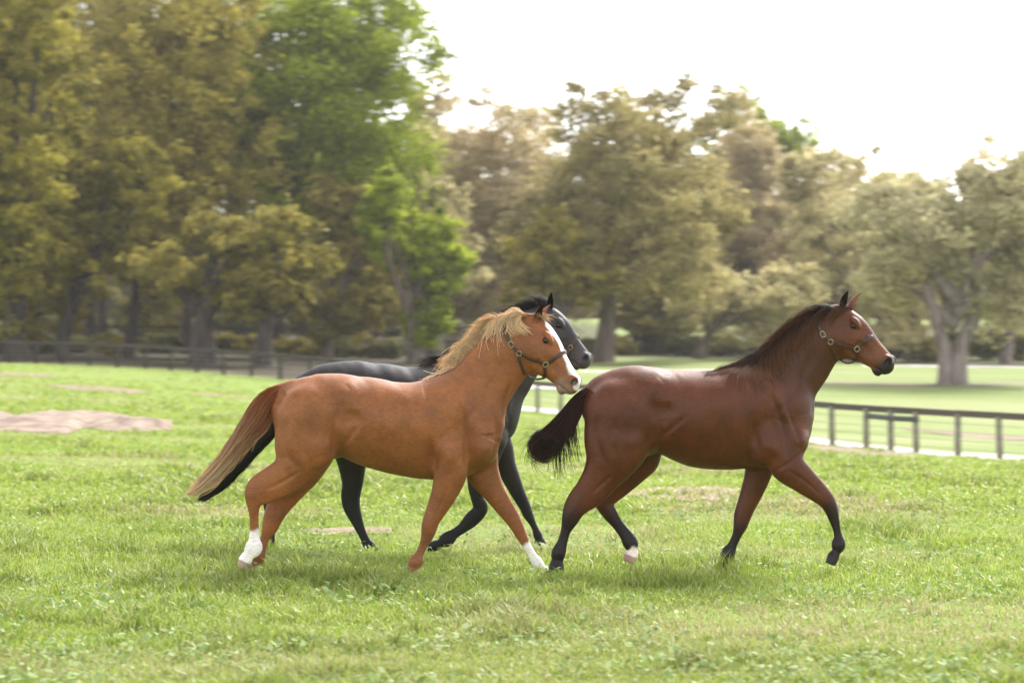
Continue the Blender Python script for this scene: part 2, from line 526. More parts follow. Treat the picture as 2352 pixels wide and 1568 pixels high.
class Horse:
    H = 0.0085
    def __init__(self, name, label, Y0, origin, zoom=1.4253):
        self.Y0, self.origin, self.zoom = Y0, origin, zoom
        self.name, self.label = name, label
        self.tubes = {}; self.order = []; self.blobs = []; self.dents = []
        self.head = None
    def P(self, zx, zy, y=0.0):
        """zoomed-crop pixel -> (x, z) at depth Y0 + y"""
        sx, sy = self.origin[0] + zx / self.zoom, self.origin[1] + zy / self.zoom
        Y = self.Y0 + y
        return (sx - 1752) / 7020 * Y, CAMZ - (sy - 1147) / 7020 * Y
    def W(self, zx, zy, y=0.0):
        x, z = self.P(zx, zy, y); return np.array([x, self.Y0 + y, z])
    def tube(self, key, rungs, k=0.05, flat=False, y0=0.0, y1=None, ydist=None, sub=5):
        """rungs: (x1,y1,x2,y2,b[,egg]) outline pairs in crop pixels"""
        n = len(rungs); nodes = []
        for i, r in enumerate(rungs):
            y = y0 if y1 is None else y0 + (y1 - y0) * i / (n - 1)
            if ydist is not None: y = ydist[i]
            a = np.array(self.P(r[0], r[1], y)); b = np.array(self.P(r[2], r[3], y))
            c = (a + b) / 2; kk = .84 if r[4] <= .0295 else .86 if .0305 <= r[4] <= .0335 else 1.06 if .0345 <= r[4] <= .0375 else 1.0
            nodes.append((c[0], c[1], np.linalg.norm(a - b) / 2 * kk, r[4] * kk, y, r[5] if len(r) > 5 else 0.0))
        self.tubes[key] = Tube(nodes, sub, flat); self.order.append((key, k))
    def blob(self, zx, zy, y, rx, ry, rz, ang=0, k=0.04):
        x, z = self.P(zx, zy, y); self.blobs.append(((x, y, z), (rx, ry, rz), R(ang), k))
    def dent(self, zx, zy, y, rx, ry, rz, ang=0, k=0.03):
        x, z = self.P(zx, zy, y); self.dents.append(((x, y, z), (rx, ry, rz), R(ang), k))
    def set_head(self, zx, zy, L, pitch, yaw, k=0.05, roll=0):
        x, z = self.P(zx, zy)
        th, ps = R(pitch), R(yaw)
        rot = Matrix.Rotation(-ps, 3, 'Z')
        eu = np.array(rot @ Vector((math.cos(th), 0, -math.sin(th))))
        ev = np.array(rot @ Vector((math.sin(th), 0, math.cos(th))))
        ew = np.array(rot @ Vector((0, 1, 0)))
        self.head = dict(o=np.array([x, 0, z]), L=L, eu=eu, ev=ev, ew=ew, k=k)
        nodes = [(u, (d + v) / 2, (d - v) / 2, b, 0.0, (0.12 if u < 0.5 else 0.0)) for u, d, v, b in HEAD]
        self.head['tube'] = Tube(nodes, 5)
    def hl(self, u, v, w):
        """head coordinates -> horse coordinates (x, y, z), y relative to Y0"""
        h = self.head
        return h['o'] + (h['eu'] * u + h['ev'] * v + h['ew'] * w) * h['L']
    def to_head(self, P):
        h = self.head
        d = (P - h['o']) / h['L']
        return d @ h['eu'], d @ h['ev'], d @ h['ew']
    def head_sdf(self, u, v, w):
        o, e = self.head['tube'].ev(u, v)
        f = Tube.combine(o, e, w)
        aw = np.abs(w)
        E = lambda c, r, a=0.0: ell(u, aw, v, c, r, R(a))
        f = smin(f, E((.20, .105, -.15), (.16, .080, .150)), .05)            # cheek
        f = smin(f, E((.245, .145, .165), (.090, .040, .045), -8), .05)      # brow over the eye
        f = smax(f, -E((.262, .205, .115), (.050, .042, .034), -8), .02)     # eye hollow
        f = smin(f, E((.44, .118, .015), (.17, .028, .026), -12), .05)       # facial crest
        f = smax(f, -E((.60, .165, .00), (.13, .055, .07), -8), .06)         # hollow before the cheek
        f = smax(f, -E((.52, .165, -.16), (.12, .06, .05), -14), .06)        # under the cheek
        f = smin(f, E((.895, .078, .105), (.070, .040, .070), 30), .03)      # nostril rim
        f = smax(f, -E((.915, .122, .105), (.030, .048, .052), 30), .012)    # nostril
        f = smin(f, E((.93, .03, .00), (.065, .068, .075), -10), .04)        # upper lip
        f = smin(f, E((.875, .0, -.125), (.075, .065, .045), -10), .03)      # chin and lower lip
        f = smax(f, -E((.905, .10, -.065), (.115, .050, .010), 14), .012)    # mouth line
        f = smax(f, -E((.14, .185, .10), (.06, .045, .035), -30), .05)       # temple hollow
        return f * self.head['L']
    def build(self, col_fn, mat, group):
        h = self.H
        allN = np.vstack([t.N for t in self.tubes.values()])
        hp = np.array([self.hl(u, v, w) for u in (-.15, 1.1) for v in (-.35, .3) for w in (-.25, .25)])
        lo = np.array([min((allN[:, 0] - allN[:, 2]).min(), hp[:, 0].min()), min((allN[:, 4] - allN[:, 3] * 1.5).min(), hp[:, 1].min()), (allN[:, 1] - allN[:, 2]).min()]) - 0.05
        hi = np.array([max((allN[:, 0] + allN[:, 2]).max(), hp[:, 0].max()), max((allN[:, 4] + allN[:, 3] * 1.5).max(), hp[:, 1].max()), max((allN[:, 1] + allN[:, 2]).max(), hp[:, 2].max())]) + 0.05
        n = np.ceil((hi - lo) / h).astype(int) + 1
        xs, ys, zs = (lo[i] + np.arange(n[i]) * h for i in range(3))
        X2, Z2 = np.meshgrid(xs, zs, indexing='ij')
        f = None
        for key, k in self.order:
            T = self.tubes[key]
            m = T.N[:, 2].max() + 0.15
            i0, i1 = np.searchsorted(xs, [T.N[:, 0].min() - m, T.N[:, 0].max() + m])
            k0, k1 = np.searchsorted(zs, [T.N[:, 1].min() - m, T.N[:, 1].max() + m])
            sl = np.s_[i0:i1, :, k0:k1]
            o, e = T.ev(X2[i0:i1, k0:k1], Z2[i0:i1, k0:k1])
            g = Tube.combine([q[:, None, :] for q in o], None if e is None else e[:, None, :], ys[None, :, None]).astype(np.float32)
            if f is None:
                f = np.full(tuple(n), 0.3, np.float32); f[sl] = g
            else:
                f[sl] = smin(f[sl], g, k)
        X3 = lambda s: (xs[s[0]][:, None, None], ys[s[1]][None, :, None], zs[s[2]][None, None, :])
        for lst, sub in ((self.blobs, False), (self.dents, True)):
            for c, r, a, k in lst:
                m = max(r) + 2.5 * k + 0.02
                s = tuple(slice(*np.searchsorted(ax, [c[i] - m, c[i] + m])) for i, ax in enumerate((xs, ys, zs)))
                x, y, z = X3(s)
                g = ell(x, y, z, c, r, a)
                f[s] = smax(f[s], -g, k) if sub else smin(f[s], g, k)
        hlo, hhi = hp.min(0) - 0.05, hp.max(0) + 0.05
        s = tuple(slice(*np.searchsorted(ax, [hlo[i], hhi[i]])) for i, ax in enumerate((xs, ys, zs)))
        x, y, z = X3(s)
        x, y, z = np.broadcast_arrays(x, y, z)
        P = np.stack([x, y, z], -1).reshape(-1, 3)
        u, v, w = self.to_head(P)
        g = self.head_sdf(u, v, w).reshape(x.shape)
        f[s] = smin(f[s], g, self.head['k'])
        V, Q = surface_nets(f, lo, h)
        # a light smoothing pass removes the last traces of the grid
        E = np.unique(np.sort(np.concatenate([Q[:, [0, 1]], Q[:, [1, 2]], Q[:, [2, 3]], Q[:, [3, 0]]]), axis=1), axis=0)
        for lam in (0.5, -0.52) * 4:
            S = np.zeros_like(V); C = np.zeros(len(V))
            for a, b in ((0, 1), (1, 0)):
                for d in range(3): S[:, d] += np.bincount(E[:, a], V[E[:, b], d], len(V))
                C += np.bincount(E[:, a], minlength=len(V))
            V = V + lam * (S / np.maximum(C, 1)[:, None] - V)
        # surface relief of muscles, tendons and folds, pressed into the flanks on both sides
        def vnorm(V):
            fn = np.cross(V[Q[:, 2]] - V[Q[:, 0]], V[Q[:, 3]] - V[Q[:, 1]])
            nv = np.zeros_like(V)
            for c_ in range(4):
                for d in range(3): nv[:, d] += np.bincount(Q[:, c_], fn[:, d], len(V))
            return nv / (np.linalg.norm(nv, axis=1)[:, None] + 1e-12)
        Nv = vnorm(V)
        disp = np.zeros(len(V))
        for pts, wid, dep in self.relief:
            C = catmull(np.array([self.P(px_, py_, -.15) for px_, py_ in pts]), 5)
            best = np.full(len(V), 9.0); tt_ = np.zeros(len(V))
            for i in range(len(C) - 1):
                e = C[i + 1] - C[i]; L2 = e @ e + 1e-12
                t = np.clip(((V[:, 0] - C[i, 0]) * e[0] + (V[:, 2] - C[i, 1]) * e[1]) / L2, 0, 1)
                d = np.hypot(V[:, 0] - C[i, 0] - t * e[0], V[:, 2] - C[i, 1] - t * e[1])
                m_ = d < best; best = np.where(m_, d, best); tt_ = np.where(m_, (i + t) / (len(C) - 1), tt_)
            disp += 1.35 * dep * np.exp(-(best / wid) ** 2) * (.25 + .75 * np.sin(np.pi * np.clip(tt_, .0, 1)))
        side = sm(np.abs(Nv[:, 1]), .25, .7) * sm(np.abs(V[:, 1]), .03, .07)
        hu0 = np.stack(self.to_head(V), -1)
        body_w = 1 - (1 - sm(self.head_sdf(hu0[:, 0], hu0[:, 1], hu0[:, 2]), 0, .05))
        lump = (vnoise(V[:, 0] * 7 + V[:, 1] * 3 + 60, V[:, 2] * 7 + 60, 71) - .5) * .010 + (vnoise(V[:, 0] * 16 + V[:, 1] * 6 + 60, V[:, 2] * 13 + 60, 72) - .5) * .004
        V = V + Nv * ((disp * side + lump * sm(V[:, 2], .55, .9)) * body_w)[:, None]
        # colours
        lt = {}
        for key in self.tubes:
            o, e = self.tubes[key].ev(V[:, 0], V[:, 2])
            ff = Tube.combine(o, e, V[:, 1])
            lt[key] = (ff, o[5])
        hu = np.stack(self.to_head(V), -1)
        hf = self.head_sdf(hu[:, 0], hu[:, 1], hu[:, 2])
        col = col_fn(self, V, lt, hu, hf)
        # ears join the body mesh
        ev_, ef_, ec_ = [], [], []
        base = len(V)
        for ear in self.ears:
            v_, f_, c_ = self.make_ear(**ear)
            ev_.append(v_); ef_.append(f_ + base); ec_.append(c_); base += len(v_)
        V2 = np.vstack([V] + ev_); Q2 = np.vstack([Q] + ef_); c2 = np.vstack([col] + ec_)
        cx = float(V[:, 0].mean())
        self.root = empty(self.name, (cx, self.Y0, 0))
        tag(self.root, self.label, 'horse', group)
        self.off = np.array([cx, 0, 0])
        self.body = mesh_np('body', V2 - self.off, Q2, mat, self.root, col=c2)
        self.bvh = BVHTree.FromPolygons([tuple(p) for p in V.tolist()], [tuple(q) for q in Q.tolist()])
        return self.root
    ears = []
    relief = []
    def make_ear(self, u, v, w, dirv, open_dir, L=0.15, Rr=0.032, c_out=(.2, .1, .05), c_in=(.02, .015, .012), tipc=None):
        b = self.hl(u, v, w)
        ax = np.array(dirv, float); ax /= np.linalg.norm(ax)
        op = np.array(open_dir, float); op -= ax * (op @ ax); op /= np.linalg.norm(op)
        sd = np.cross(ax, op)
        nt, na = 12, 11
        t = np.linspace(0, 1, nt)
        r = Rr * np.interp(t, [0, .12, .35, .6, .85, 1], [.62, .8, 1.0, .82, .4, .05])
        half = np.interp(t, [0, .15, .5, 1], [2.7, 2.2, 1.75, 1.3])
        Vs, Cs = [], []
        for lay, (dr, c) in enumerate(((0, c_out), (-0.005, c_in))):
            for i in range(nt):
                th = np.pi + np.linspace(-half[i], half[i], na)
                rr = max(r[i] + dr * (1 - t[i]) , 0.001)
                bend = -op * 0.012 * math.sin(t[i] * 2.6) + op * 0.02 * t[i] ** 2
                pts = b + ax * (t[i] * L) + bend + rr * (np.cos(th)[:, None] * op + np.sin(th)[:, None] * sd * 0.9)
                Vs.append(pts)
                cc = np.tile(np.array(c, float), (na, 1))
                if tipc is not None and lay == 0:
                    k = sm(np.array([t[i]]), .7, 1.0)[0]; cc = cc * (1 - k) + np.array(tipc) * k
                Cs.append(cc)
        V = np.vstack(Vs); C = np.vstack(Cs)
        F = []
        n1 = nt * na
        for i in range(nt - 1):
            for j in range(na - 1):
                a = i * na + j
                F.append((a, a + 1, a + na + 1, a + na))
                F.append((n1 + a, n1 + a + na, n1 + a + na + 1, n1 + a + 1))
            for j in (0, na - 1):
                a = i * na + j
                q = (a, a + na, n1 + a + na, n1 + a)
                F.append(q if j == 0 else q[::-1])
        return V, np.array(F), C
    # ---- surface helpers
    def push_out(self, P, clear=0.006):
        out = P.copy()
        for i, p in enumerate(P):
            loc, nor, idx, d = self.bvh.find_nearest(Vector(p), 0.25)
            if loc is None: continue
            dv = Vector(p) - loc
            if dv.dot(nor) < clear:
                out[i] = np.array(loc + nor * clear)
        return out
    def cast(self, zx, zy):
        """the near-side surface point and normal seen at a crop pixel"""
        o = Vector((0, -self.Y0, CAMZ))
        q = self.W(zx, zy, 0.0); q = Vector((q[0], 0, q[2]))
        hit = self.bvh.ray_cast(o, (q - o).normalized())
        if hit[0] is None:
            loc, nor, i, d = self.bvh.find_nearest(q); return np.array(loc), np.array(nor)
        return np.array(hit[0]), np.array(hit[1])
    def mirror(self, P):
        h = self.head
        w = (P - h['o']) @ h['ew']
        Q = P - 2 * w[..., None] * h['ew']
        out = []
        for q in np.atleast_2d(Q):
            loc, nor, i, d = self.bvh.find_nearest(Vector(q)); out.append(np.array(loc))
        return np.array(out)

def strand_mesh(S, rad, col):
    """S (n,m,3) hair strands as thin three-sided tapered tubes; rad (n,m), col (n,m,3)"""
    n, m, _ = S.shape
    T = np.gradient(S, axis=1); T /= np.linalg.norm(T, axis=2, keepdims=True) + 1e-9
    ref = np.array([0.3, 0.9, 0.2])
    A = np.cross(T, ref); A /= np.linalg.norm(A, axis=2, keepdims=True) + 1e-9
    B = np.cross(T, A)
    rings = []
    for k in range(3):
        a = k * 2 * np.pi / 3
        rings.append(S + (A * math.cos(a) + B * math.sin(a)) * rad[..., None])
    V = np.stack(rings, 2).reshape(-1, 3)
    C = np.repeat(col[:, :, None, :], 3, 2).reshape(-1, 3)
    s, i, k = np.meshgrid(np.arange(n), np.arange(m - 1), np.arange(3), indexing='ij')
    k2 = (k + 1) % 3
    b = s * m * 3
    F = np.stack([b + i * 3 + k, b + (i + 1) * 3 + k, b + (i + 1) * 3 + k2, b + i * 3 + k2], -1).reshape(-1, 4)
    return V, F, C

def bez(P, t):
    """Bezier through control rows P (..., 4, 3) at t (m,)"""
    t = t[:, None]
    return (P[..., None, 0, :] * (1 - t) ** 3 + 3 * P[..., None, 1, :] * (1 - t) ** 2 * t + 3 * P[..., None, 2, :] * (1 - t) * t ** 2 + P[..., None, 3, :] * t ** 3)

def lerp3(a, b, t): return np.asarray(a) * (1 - t) + np.asarray(b) * t

def hair_part(horse, name, S, mat, c_root, c_tip, r0=0.0024, r1=0.0006, mid=0.45, push=True, seed=3, var=0.25, clear=0.006, power=1.0):
    r = np.random.default_rng(seed)
    n, m, _ = S.shape
    if push:
        flat = horse.push_out(S.reshape(-1, 3), clear).reshape(S.shape)
        flat[:, 0] = S[:, 0]
        S = flat
    t = np.linspace(0, 1, m)[None, :, None] ** power
    j = 1 + var * (r.random((n, 1, 1)) - 0.5) * 2
    mixv = np.clip(t * (0.6 + 0.8 * r.random((n, 1, 1))), 0, 1)
    col = (np.array(c_root) * (1 - mixv) + np.array(c_tip) * mixv) * j
    rad = (r0 + (r1 - r0) * np.linspace(0, 1, m)[None, :] ** 1.3) * (0.7 + 0.6 * r.random((n, 1)))
    V, F, C = strand_mesh(S - horse.off, rad, col)
    return mesh_np(name, V, F, mat, horse.root, col=C)

def clumped(guides, per, spread, tipspread, seed, m=9, wave=0.0):
    """guides (g,4,3) Bezier controls -> strands (g*per, m, 3)"""
    r = np.random.default_rng(seed)
    G = np.repeat(np.asarray(guides, float), per, axis=0)
    n = len(G)
    G[:, 0] += r.normal(0, spread, (n, 3)) * np.array([1, .6, .25])
    G[:, 1] += r.normal(0, spread * 1.3, (n, 3))
    G[:, 2] += r.normal(0, (spread + tipspread) * .7, (n, 3))
    G[:, 3] += r.normal(0, tipspread, (n, 3))
    G[:, 3] = G[:, 2] + (G[:, 3] - G[:, 2]) * (0.6 + 0.6 * r.random((n, 1)))
    t = np.linspace(0, 1, m)
    S = bez(G, t)
    if wave:
        ph = r.random((n, 1, 1)) * 6.28
        d = r.normal(0, 1, (n, 1, 3))
        S = S + d * wave * np.sin(t[None, :, None] * 7 + ph) * t[None, :, None]
    return S

M_coat = coat_mat('horse_coat')
M_greycoat = coat_mat('grey_horse_coat', rough=0.50, sheen=0.0, spec=0.22)
M_hair = hair_mat('horse_hair')
M_eye = simple_mat('eye_gloss', (0.006, 0.004, 0.003), (0.02, 0.01, 0.006), 0.12, 20, spec=0.4)
M_leather = simple_mat('halter_leather', (0.035, 0.018, 0.014), (0.06, 0.032, 0.024), 0.42, 40, bump=0.1)
M_brass = simple_mat('brass_fitting', (0.36, 0.28, 0.17), (0.50, 0.41, 0.27), 0.3, 30, metal=1.0)

def add_eyes(h):
    h_ = h.head
    for w in (-1, 1):
        bm = bmesh.new()
        bmesh.ops.create_uvsphere(bm, u_segments=16, v_segments=10, radius=0.0225)
        me = bpy.data.meshes.new('eye'); bm.to_mesh(me); bm.free()
        for p in me.polygons: p.use_smooth = True
        me.materials.append(M_eye)
        o = bpy.data.objects.new('eye', me)
        o.location = h.hl(.262, .112, w * .150) - h.off
        link(o, h.root)

# ---- colour helpers for coats
def legmask(lt, key, t0, t1):
    f, t = lt[key]
    return sm(t, t0, t1) * (1 - sm(f, 0.008, 0.02))
def mixc(c, m, new): return c * (1 - m[:, None]) + np.array(new)[None, :] * m[:, None]
def blob_noise(V, s, seed): return vnoise(V[:, 0] * s + 40 + V[:, 1] * s * .7, V[:, 2] * s + 40 + V[:, 1] * s * .5, seed)

# ================================================================= chestnut horse
ch = Horse('horse', 'chestnut horse with flaxen mane, white blaze and two white socks', 15.2, (600, 950))
ch.tube('torso', [
    (590, 514, 560, 728, .12, .1), (640, 493, 608, 808, .20, .15), (705, 475, 672, 868, .25, .1), (765, 468, 728, 885, .275, .0), (850, 472, 815, 862, .275, -.05),
    (950, 488, 930, 912, .29, -.1), (1050, 503, 1040, 948, .30, -.14), (1150, 507, 1150, 972, .30, -.18), (1250, 492, 1255, 984, .28, -.22),
    (1320, 472, 1352, 985, .24, -.28), (1355, 510, 1390, 950, .215, -.2), (1420, 600, 1460, 905, .18, 0), (1500, 685, 1535, 845, .13, 0)], sub=12)
ch.tube('neck', [(1330, 472, 1490, 800, .17, -.15), (1395, 420, 1558, 690, .135, -.2), (1465, 344, 1610, 602, .112, -.25), (1535, 275, 1652, 530, .097, -.28),
                 (1605, 224, 1684, 462, .088, -.25), (1690, 192, 1730, 405, .08, -.1)], k=.06, sub=10)
ch.tube('near_hind', [(770, 690, 490, 720, .13), (775, 800, 482, 790, .135), (730, 895, 492, 860, .115), (655, 975, 468, 925, .085), (562, 1033, 405, 968, .062), (492, 1062, 352, 1000, .047),
                      (438, 1088, 345, 1035, .042), (414, 1115, 350, 1092, .034), (411, 1165, 356, 1160, .028), (412, 1225, 358, 1220, .028), (418, 1285, 352, 1280, .031),
                      (422, 1318, 342, 1315, .037), (394, 1352, 328, 1340, .033), (372, 1385, 308, 1372, .043), (352, 1425, 300, 1405, .050)],
        k=.05, flat=True, ydist=[-.13, -.14, -.14, -.14, -.135, -.13, -.13, -.125, -.125, -.12, -.12, -.12, -.12, -.12, -.12])
ch.tube('far_hind', [(790, 800, 560, 850, .12), (720, 950, 560, 920, .09), (640, 1040, 515, 1000, .065), (572, 1110, 458, 1085, .048), (528, 1170, 432, 1150, .043), (497, 1222, 424, 1212, .036),
                     (468, 1265, 412, 1258, .029), (450, 1310, 396, 1305, .029), (437, 1360, 374, 1350, .037), (427, 1395, 366, 1390, .033), (424, 1420, 358, 1415, .044), (424, 1448, 352, 1448, .052)],
        k=.05, flat=True, ydist=[.14] * 4 + [.13] * 8)
ch.tube('near_fore', [(1430, 800, 1275, 840, .085), (1424, 930, 1264, 955, .08), (1382, 1030, 1250, 1045, .062), (1335, 1105, 1230, 1118, .05), (1293, 1172, 1208, 1178, .045), (1278, 1212, 1200, 1218, .045),
                      (1258, 1255, 1200, 1260, .036), (1234, 1310, 1184, 1300, .028), (1213, 1355, 1163, 1345, .028), (1203, 1392, 1140, 1378, .036), (1188, 1418, 1132, 1403, .032), (1188, 1435, 1124, 1422, .043), (1194, 1452, 1118, 1445, .052)],
        k=.04, flat=True, ydist=[-.15, -.16, -.15, -.14, -.14, -.135] + [-.13] * 7)
ch.tube('far_fore', [(1560, 850, 1400, 930, .085), (1575, 930, 1430, 985, .075), (1600, 1010, 1490, 1050, .058), (1634, 1075, 1548, 1120, .048), (1672, 1142, 1597, 1175, .044), (1698, 1200, 1632, 1216, .044),
                     (1712, 1245, 1660, 1258, .035), (1737, 1297, 1693, 1318, .028), (1764, 1343, 1722, 1370, .028), (1790, 1380, 1740, 1405, .036), (1808, 1408, 1764, 1428, .032), (1826, 1422, 1772, 1440, .043), (1842, 1440, 1782, 1452, .052)],
        k=.04, flat=True, y0=.13, y1=.13)
ch.tube('dock', [(585, 500, 560, 545, .045), (520, 512, 520, 560, .042), (460, 535, 475, 580, .034), (420, 575, 440, 605, .024), (390, 620, 405, 640, .012)], k=.03)
for s in (-1, 1):
    ch.blob(1335, 850, s * .175, .10, .075, .15, 0)           # upper arm
    ch.blob(1400, 690, s * .165, .10, .06, .22, 28)            # shoulder
    ch.blob(1490, 820, s * .10, .08, .09, .12, 10, .09)             # point of shoulder / breast
    ch.blob(690, 830, s * .185, .13, .075, .15, -25)           # thigh
    ch.blob(640, 660, s * .16, .17, .10, .17, 20, .09)             # quarter
    ch.blob(1340, 985, s * .15, .07, .06, .11, 0, .03)         # forearm muscle
    ch.dent(835, 690, s * .33, .08, .06, .13, 20, .06)         # flank hollow
ch.dent(1590, 800, 0, .05, .03, .10, 0, .03)
_L = lambda *p: list(p)
ch.relief = [
    (_L((1365, 560), (1400, 650), (1418, 760), (1425, 860), (1415, 930)), .024, -.013), (_L((1250, 700), (1238, 800), (1252, 890), (1268, 960)), .034, -.016),
    (_L((1545, 600), (1568, 740), (1556, 840), (1520, 905)), .020, -.010), (_L((1590, 800), (1560, 870), (1500, 925), (1430, 970)), .015, -.009),
    (_L((925, 680), (885, 735), (845, 790), (800, 830)), .020, -.010), (_L((805, 600), (788, 700), (778, 800), (760, 880)), .034, -.014),
    (_L((560, 680), (535, 780), (555, 870), (610, 930)), .030, -.010), (_L((645, 700), (612, 790), (640, 880)), .030, -.007),
    (_L((620, 935), (540, 985), (460, 1025)), .014, -.008), (_L((1650, 500), (1615, 600), (1580, 700)), .020, -.012), (_L((1585, 430), (1530, 550), (1450, 660), (1385, 730)), .030, -.008),
    (_L((1340, 1000), (1300, 1090), (1262, 1170)), .012, -.006), (_L((1275, 790), (1330, 850), (1385, 890)), .055, .013), (_L((1335, 510), (1415, 640), (1490, 760)), .035, .009),
    (_L((1252, 1255), (1216, 1300), (1190, 1360)), .010, -.005), (_L((392, 1110), (390, 1170), (392, 1240)), .010, -.005), (_L((1242, 1170), (1238, 1215), (1228, 1260)), .03, .005), (_L((850, 540), (800, 590)), .05, .010), (_L((700, 780), (730, 860)), .06, .010), (_L((1480, 820), (1540, 850)), .045, .010),
    (_L((870, 640), (880, 720)), .07, -.016), (_L((1130, 640), (1120, 760), (1140, 860)), .02, .003), (_L((1060, 640), (1045, 760), (1060, 860)), .02, .003), (_L((1195, 640), (1190, 760), (1200, 860)), .02, .003)]
ch.set_head(1735, 250, .565, 55, 17)
def head_dir(h, u, v, w):
    H = h.head; return H['eu'] * u + H['ev'] * v + H['ew'] * w
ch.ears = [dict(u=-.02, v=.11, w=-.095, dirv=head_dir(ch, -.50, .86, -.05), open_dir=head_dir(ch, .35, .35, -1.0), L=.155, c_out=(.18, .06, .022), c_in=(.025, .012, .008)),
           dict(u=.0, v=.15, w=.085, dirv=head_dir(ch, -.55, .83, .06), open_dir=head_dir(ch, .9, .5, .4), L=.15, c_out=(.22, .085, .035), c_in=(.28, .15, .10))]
def col_chestnut(h, V, lt, hu, hf):
    c = np.tile(np.array([.218, .077, .024]), (len(V), 1))
    n = blob_noise(V, 3.2, 4)
    c *= (0.92 + .18 * n)[:, None]
    u, v, w = hu.T
    hd = 1 - sm(hf, .0, .04)
    c = mixc(c, .3 * hd, (.18, .058, .017))
    # lower legs a little duller
    for key, t0, t1 in (('near_fore', 5, 7), ('far_hind', 5, 7)):
        c = mixc(c, .5 * legmask(lt, key, t0, t1), (.185, .078, .036))
    # socks
    nn = .5 * (blob_noise(V, 22, 9) - .5)
    for key, t0 in (('near_hind', 9.0), ('far_fore', 6.7)):
        f, t = lt[key]
        c = mixc(c, sm(t + nn, t0, t0 + .35) * (1 - sm(f, .01, .02)), (.78, .72, .68))
    # hooves
    for key, t0 in (('near_hind', 13), ('far_fore', 10.9), ('near_fore', 11), ('far_hind', 10)):
        c = mixc(c, legmask(lt, key, t0, t0 + .1), (.33, .24, .17))
    # muzzle
    mz = hd * sm(u + .25 * nn, .72, .86) * sm(-v, -.12, .05)
    c = mixc(c, .65 * mz, (.24, .175, .15))
    # blaze
    wl = np.interp(u, [.02, .10, .4, .6, .8, .95, 1.02], [.0, .055, .055, .058, .065, .072, .08])
    ax = np.abs(w + .012) + nn * .03
    bl = hd * (1 - sm(ax, wl * .85, wl * 1.1 + .004)) * sm(u, .03, .09) * sm(v, .03, .07)
    c = mixc(c, bl, (.85, .82, .80))
    # nostril lining
    ns = hd * (((u - .915) / .034) ** 2 + ((v - .105) / .055) ** 2 < 1) * (np.abs(w) > .06)
    c = mixc(c, .85 * sm(ns.astype(float), 0, 1), (.045, .028, .025))
    # eye surround
    e = ((u - .262) / .06) ** 2 + ((v - .112) / .05) ** 2
    c = mixc(c, hd * (1 - sm(e, .5, 1.3)) * .6, (.09, .045, .025))
    return c
ch.build(col_chestnut, M_coat, 'horses trotting across the pasture')
add_eyes(ch)

# ================================================================= bay horse
by = Horse('horse', 'dark bay horse with black mane, tail and lower legs, leading on the right', 15.2, (1700, 950))
by.tube('torso', [
    (535, 492, 505, 710, .12, .1), (588, 457, 566, 792, .20, .15), (648, 436, 624, 845, .25, .1), (705, 428, 680, 870, .275, .0), (800, 438, 765, 828, .275, -.05),
    (900, 450, 888, 885, .29, -.1), (1000, 453, 1000, 926, .30, -.14), (1100, 446, 1110, 935, .295, -.2), (1195, 424, 1215, 932, .275, -.25),
    (1262, 430, 1300, 925, .24, -.28), (1310, 470, 1345, 890, .215, -.2), (1372, 560, 1412, 850, .18, 0), (1448, 652, 1474, 800, .13, 0)], sub=12)
by.tube('neck', [(1215, 424, 1430, 770, .17, -.15), (1290, 389, 1498, 650, .135, -.2), (1375, 324, 1550, 566, .112, -.25), (1445, 261, 1592, 490, .097, -.28),
                 (1525, 207, 1628, 418, .088, -.25), (1610, 162, 1655, 375, .08, -.1)], k=.06, sub=10)
by.tube('near_hind', [(740, 680, 430, 700, .13), (750, 790, 425, 780, .135), (695, 880, 438, 855, .115), (618, 955, 425, 945, .085), (545, 1040, 385, 1028, .062), (470, 1102, 345, 1072, .047),
                      (425, 1150, 329, 1106, .042), (392, 1195, 323, 1160, .036), (366, 1240, 308, 1222, .029), (349, 1295, 290, 1285, .029), (334, 1345, 268, 1338, .037),
                      (328, 1380, 264, 1374, .033), (328, 1405, 256, 1402, .046), (330, 1438, 250, 1438, .054)], k=.05, flat=True, ydist=[-.13, -.14, -.14, -.14, -.135] + [-.13] * 9)
by.tube('far_hind', [(800, 800, 600, 830, .12), (795, 865, 640, 900, .11), (735, 935, 600, 950, .09), (660, 1005, 545, 1012, .065), (595, 1050, 492, 1070, .048), (565, 1085, 479, 1105, .042),
                     (588, 1140, 516, 1158, .034), (622, 1190, 562, 1220, .029), (656, 1238, 600, 1265, .030), (686, 1283, 618, 1302, .037), (690, 1325, 636, 1328, .033), (688, 1355, 622, 1348, .043), (672, 1392, 612, 1378, .05)],
        k=.05, flat=True, y0=.14, y1=.12)
by.tube('near_fore', [(1470, 770, 1290, 850, .085), (1492, 880, 1340, 948, .08), (1553, 962, 1425, 1000, .062), (1608, 1022, 1508, 1055, .05), (1644, 1066, 1565, 1096, .045), (1662, 1113, 1596, 1134, .044),
                      (1668, 1165, 1620, 1180, .035), (1680, 1220, 1634, 1226, .028), (1692, 1262, 1640, 1266, .028), (1699, 1300, 1634, 1302, .036), (1680, 1338, 1636, 1330, .032), (1668, 1368, 1614, 1348, .043), (1648, 1408, 1606, 1384, .05)],
        k=.04, flat=True, ydist=[-.15, -.16, -.15, -.14, -.14, -.135] + [-.13] * 7)
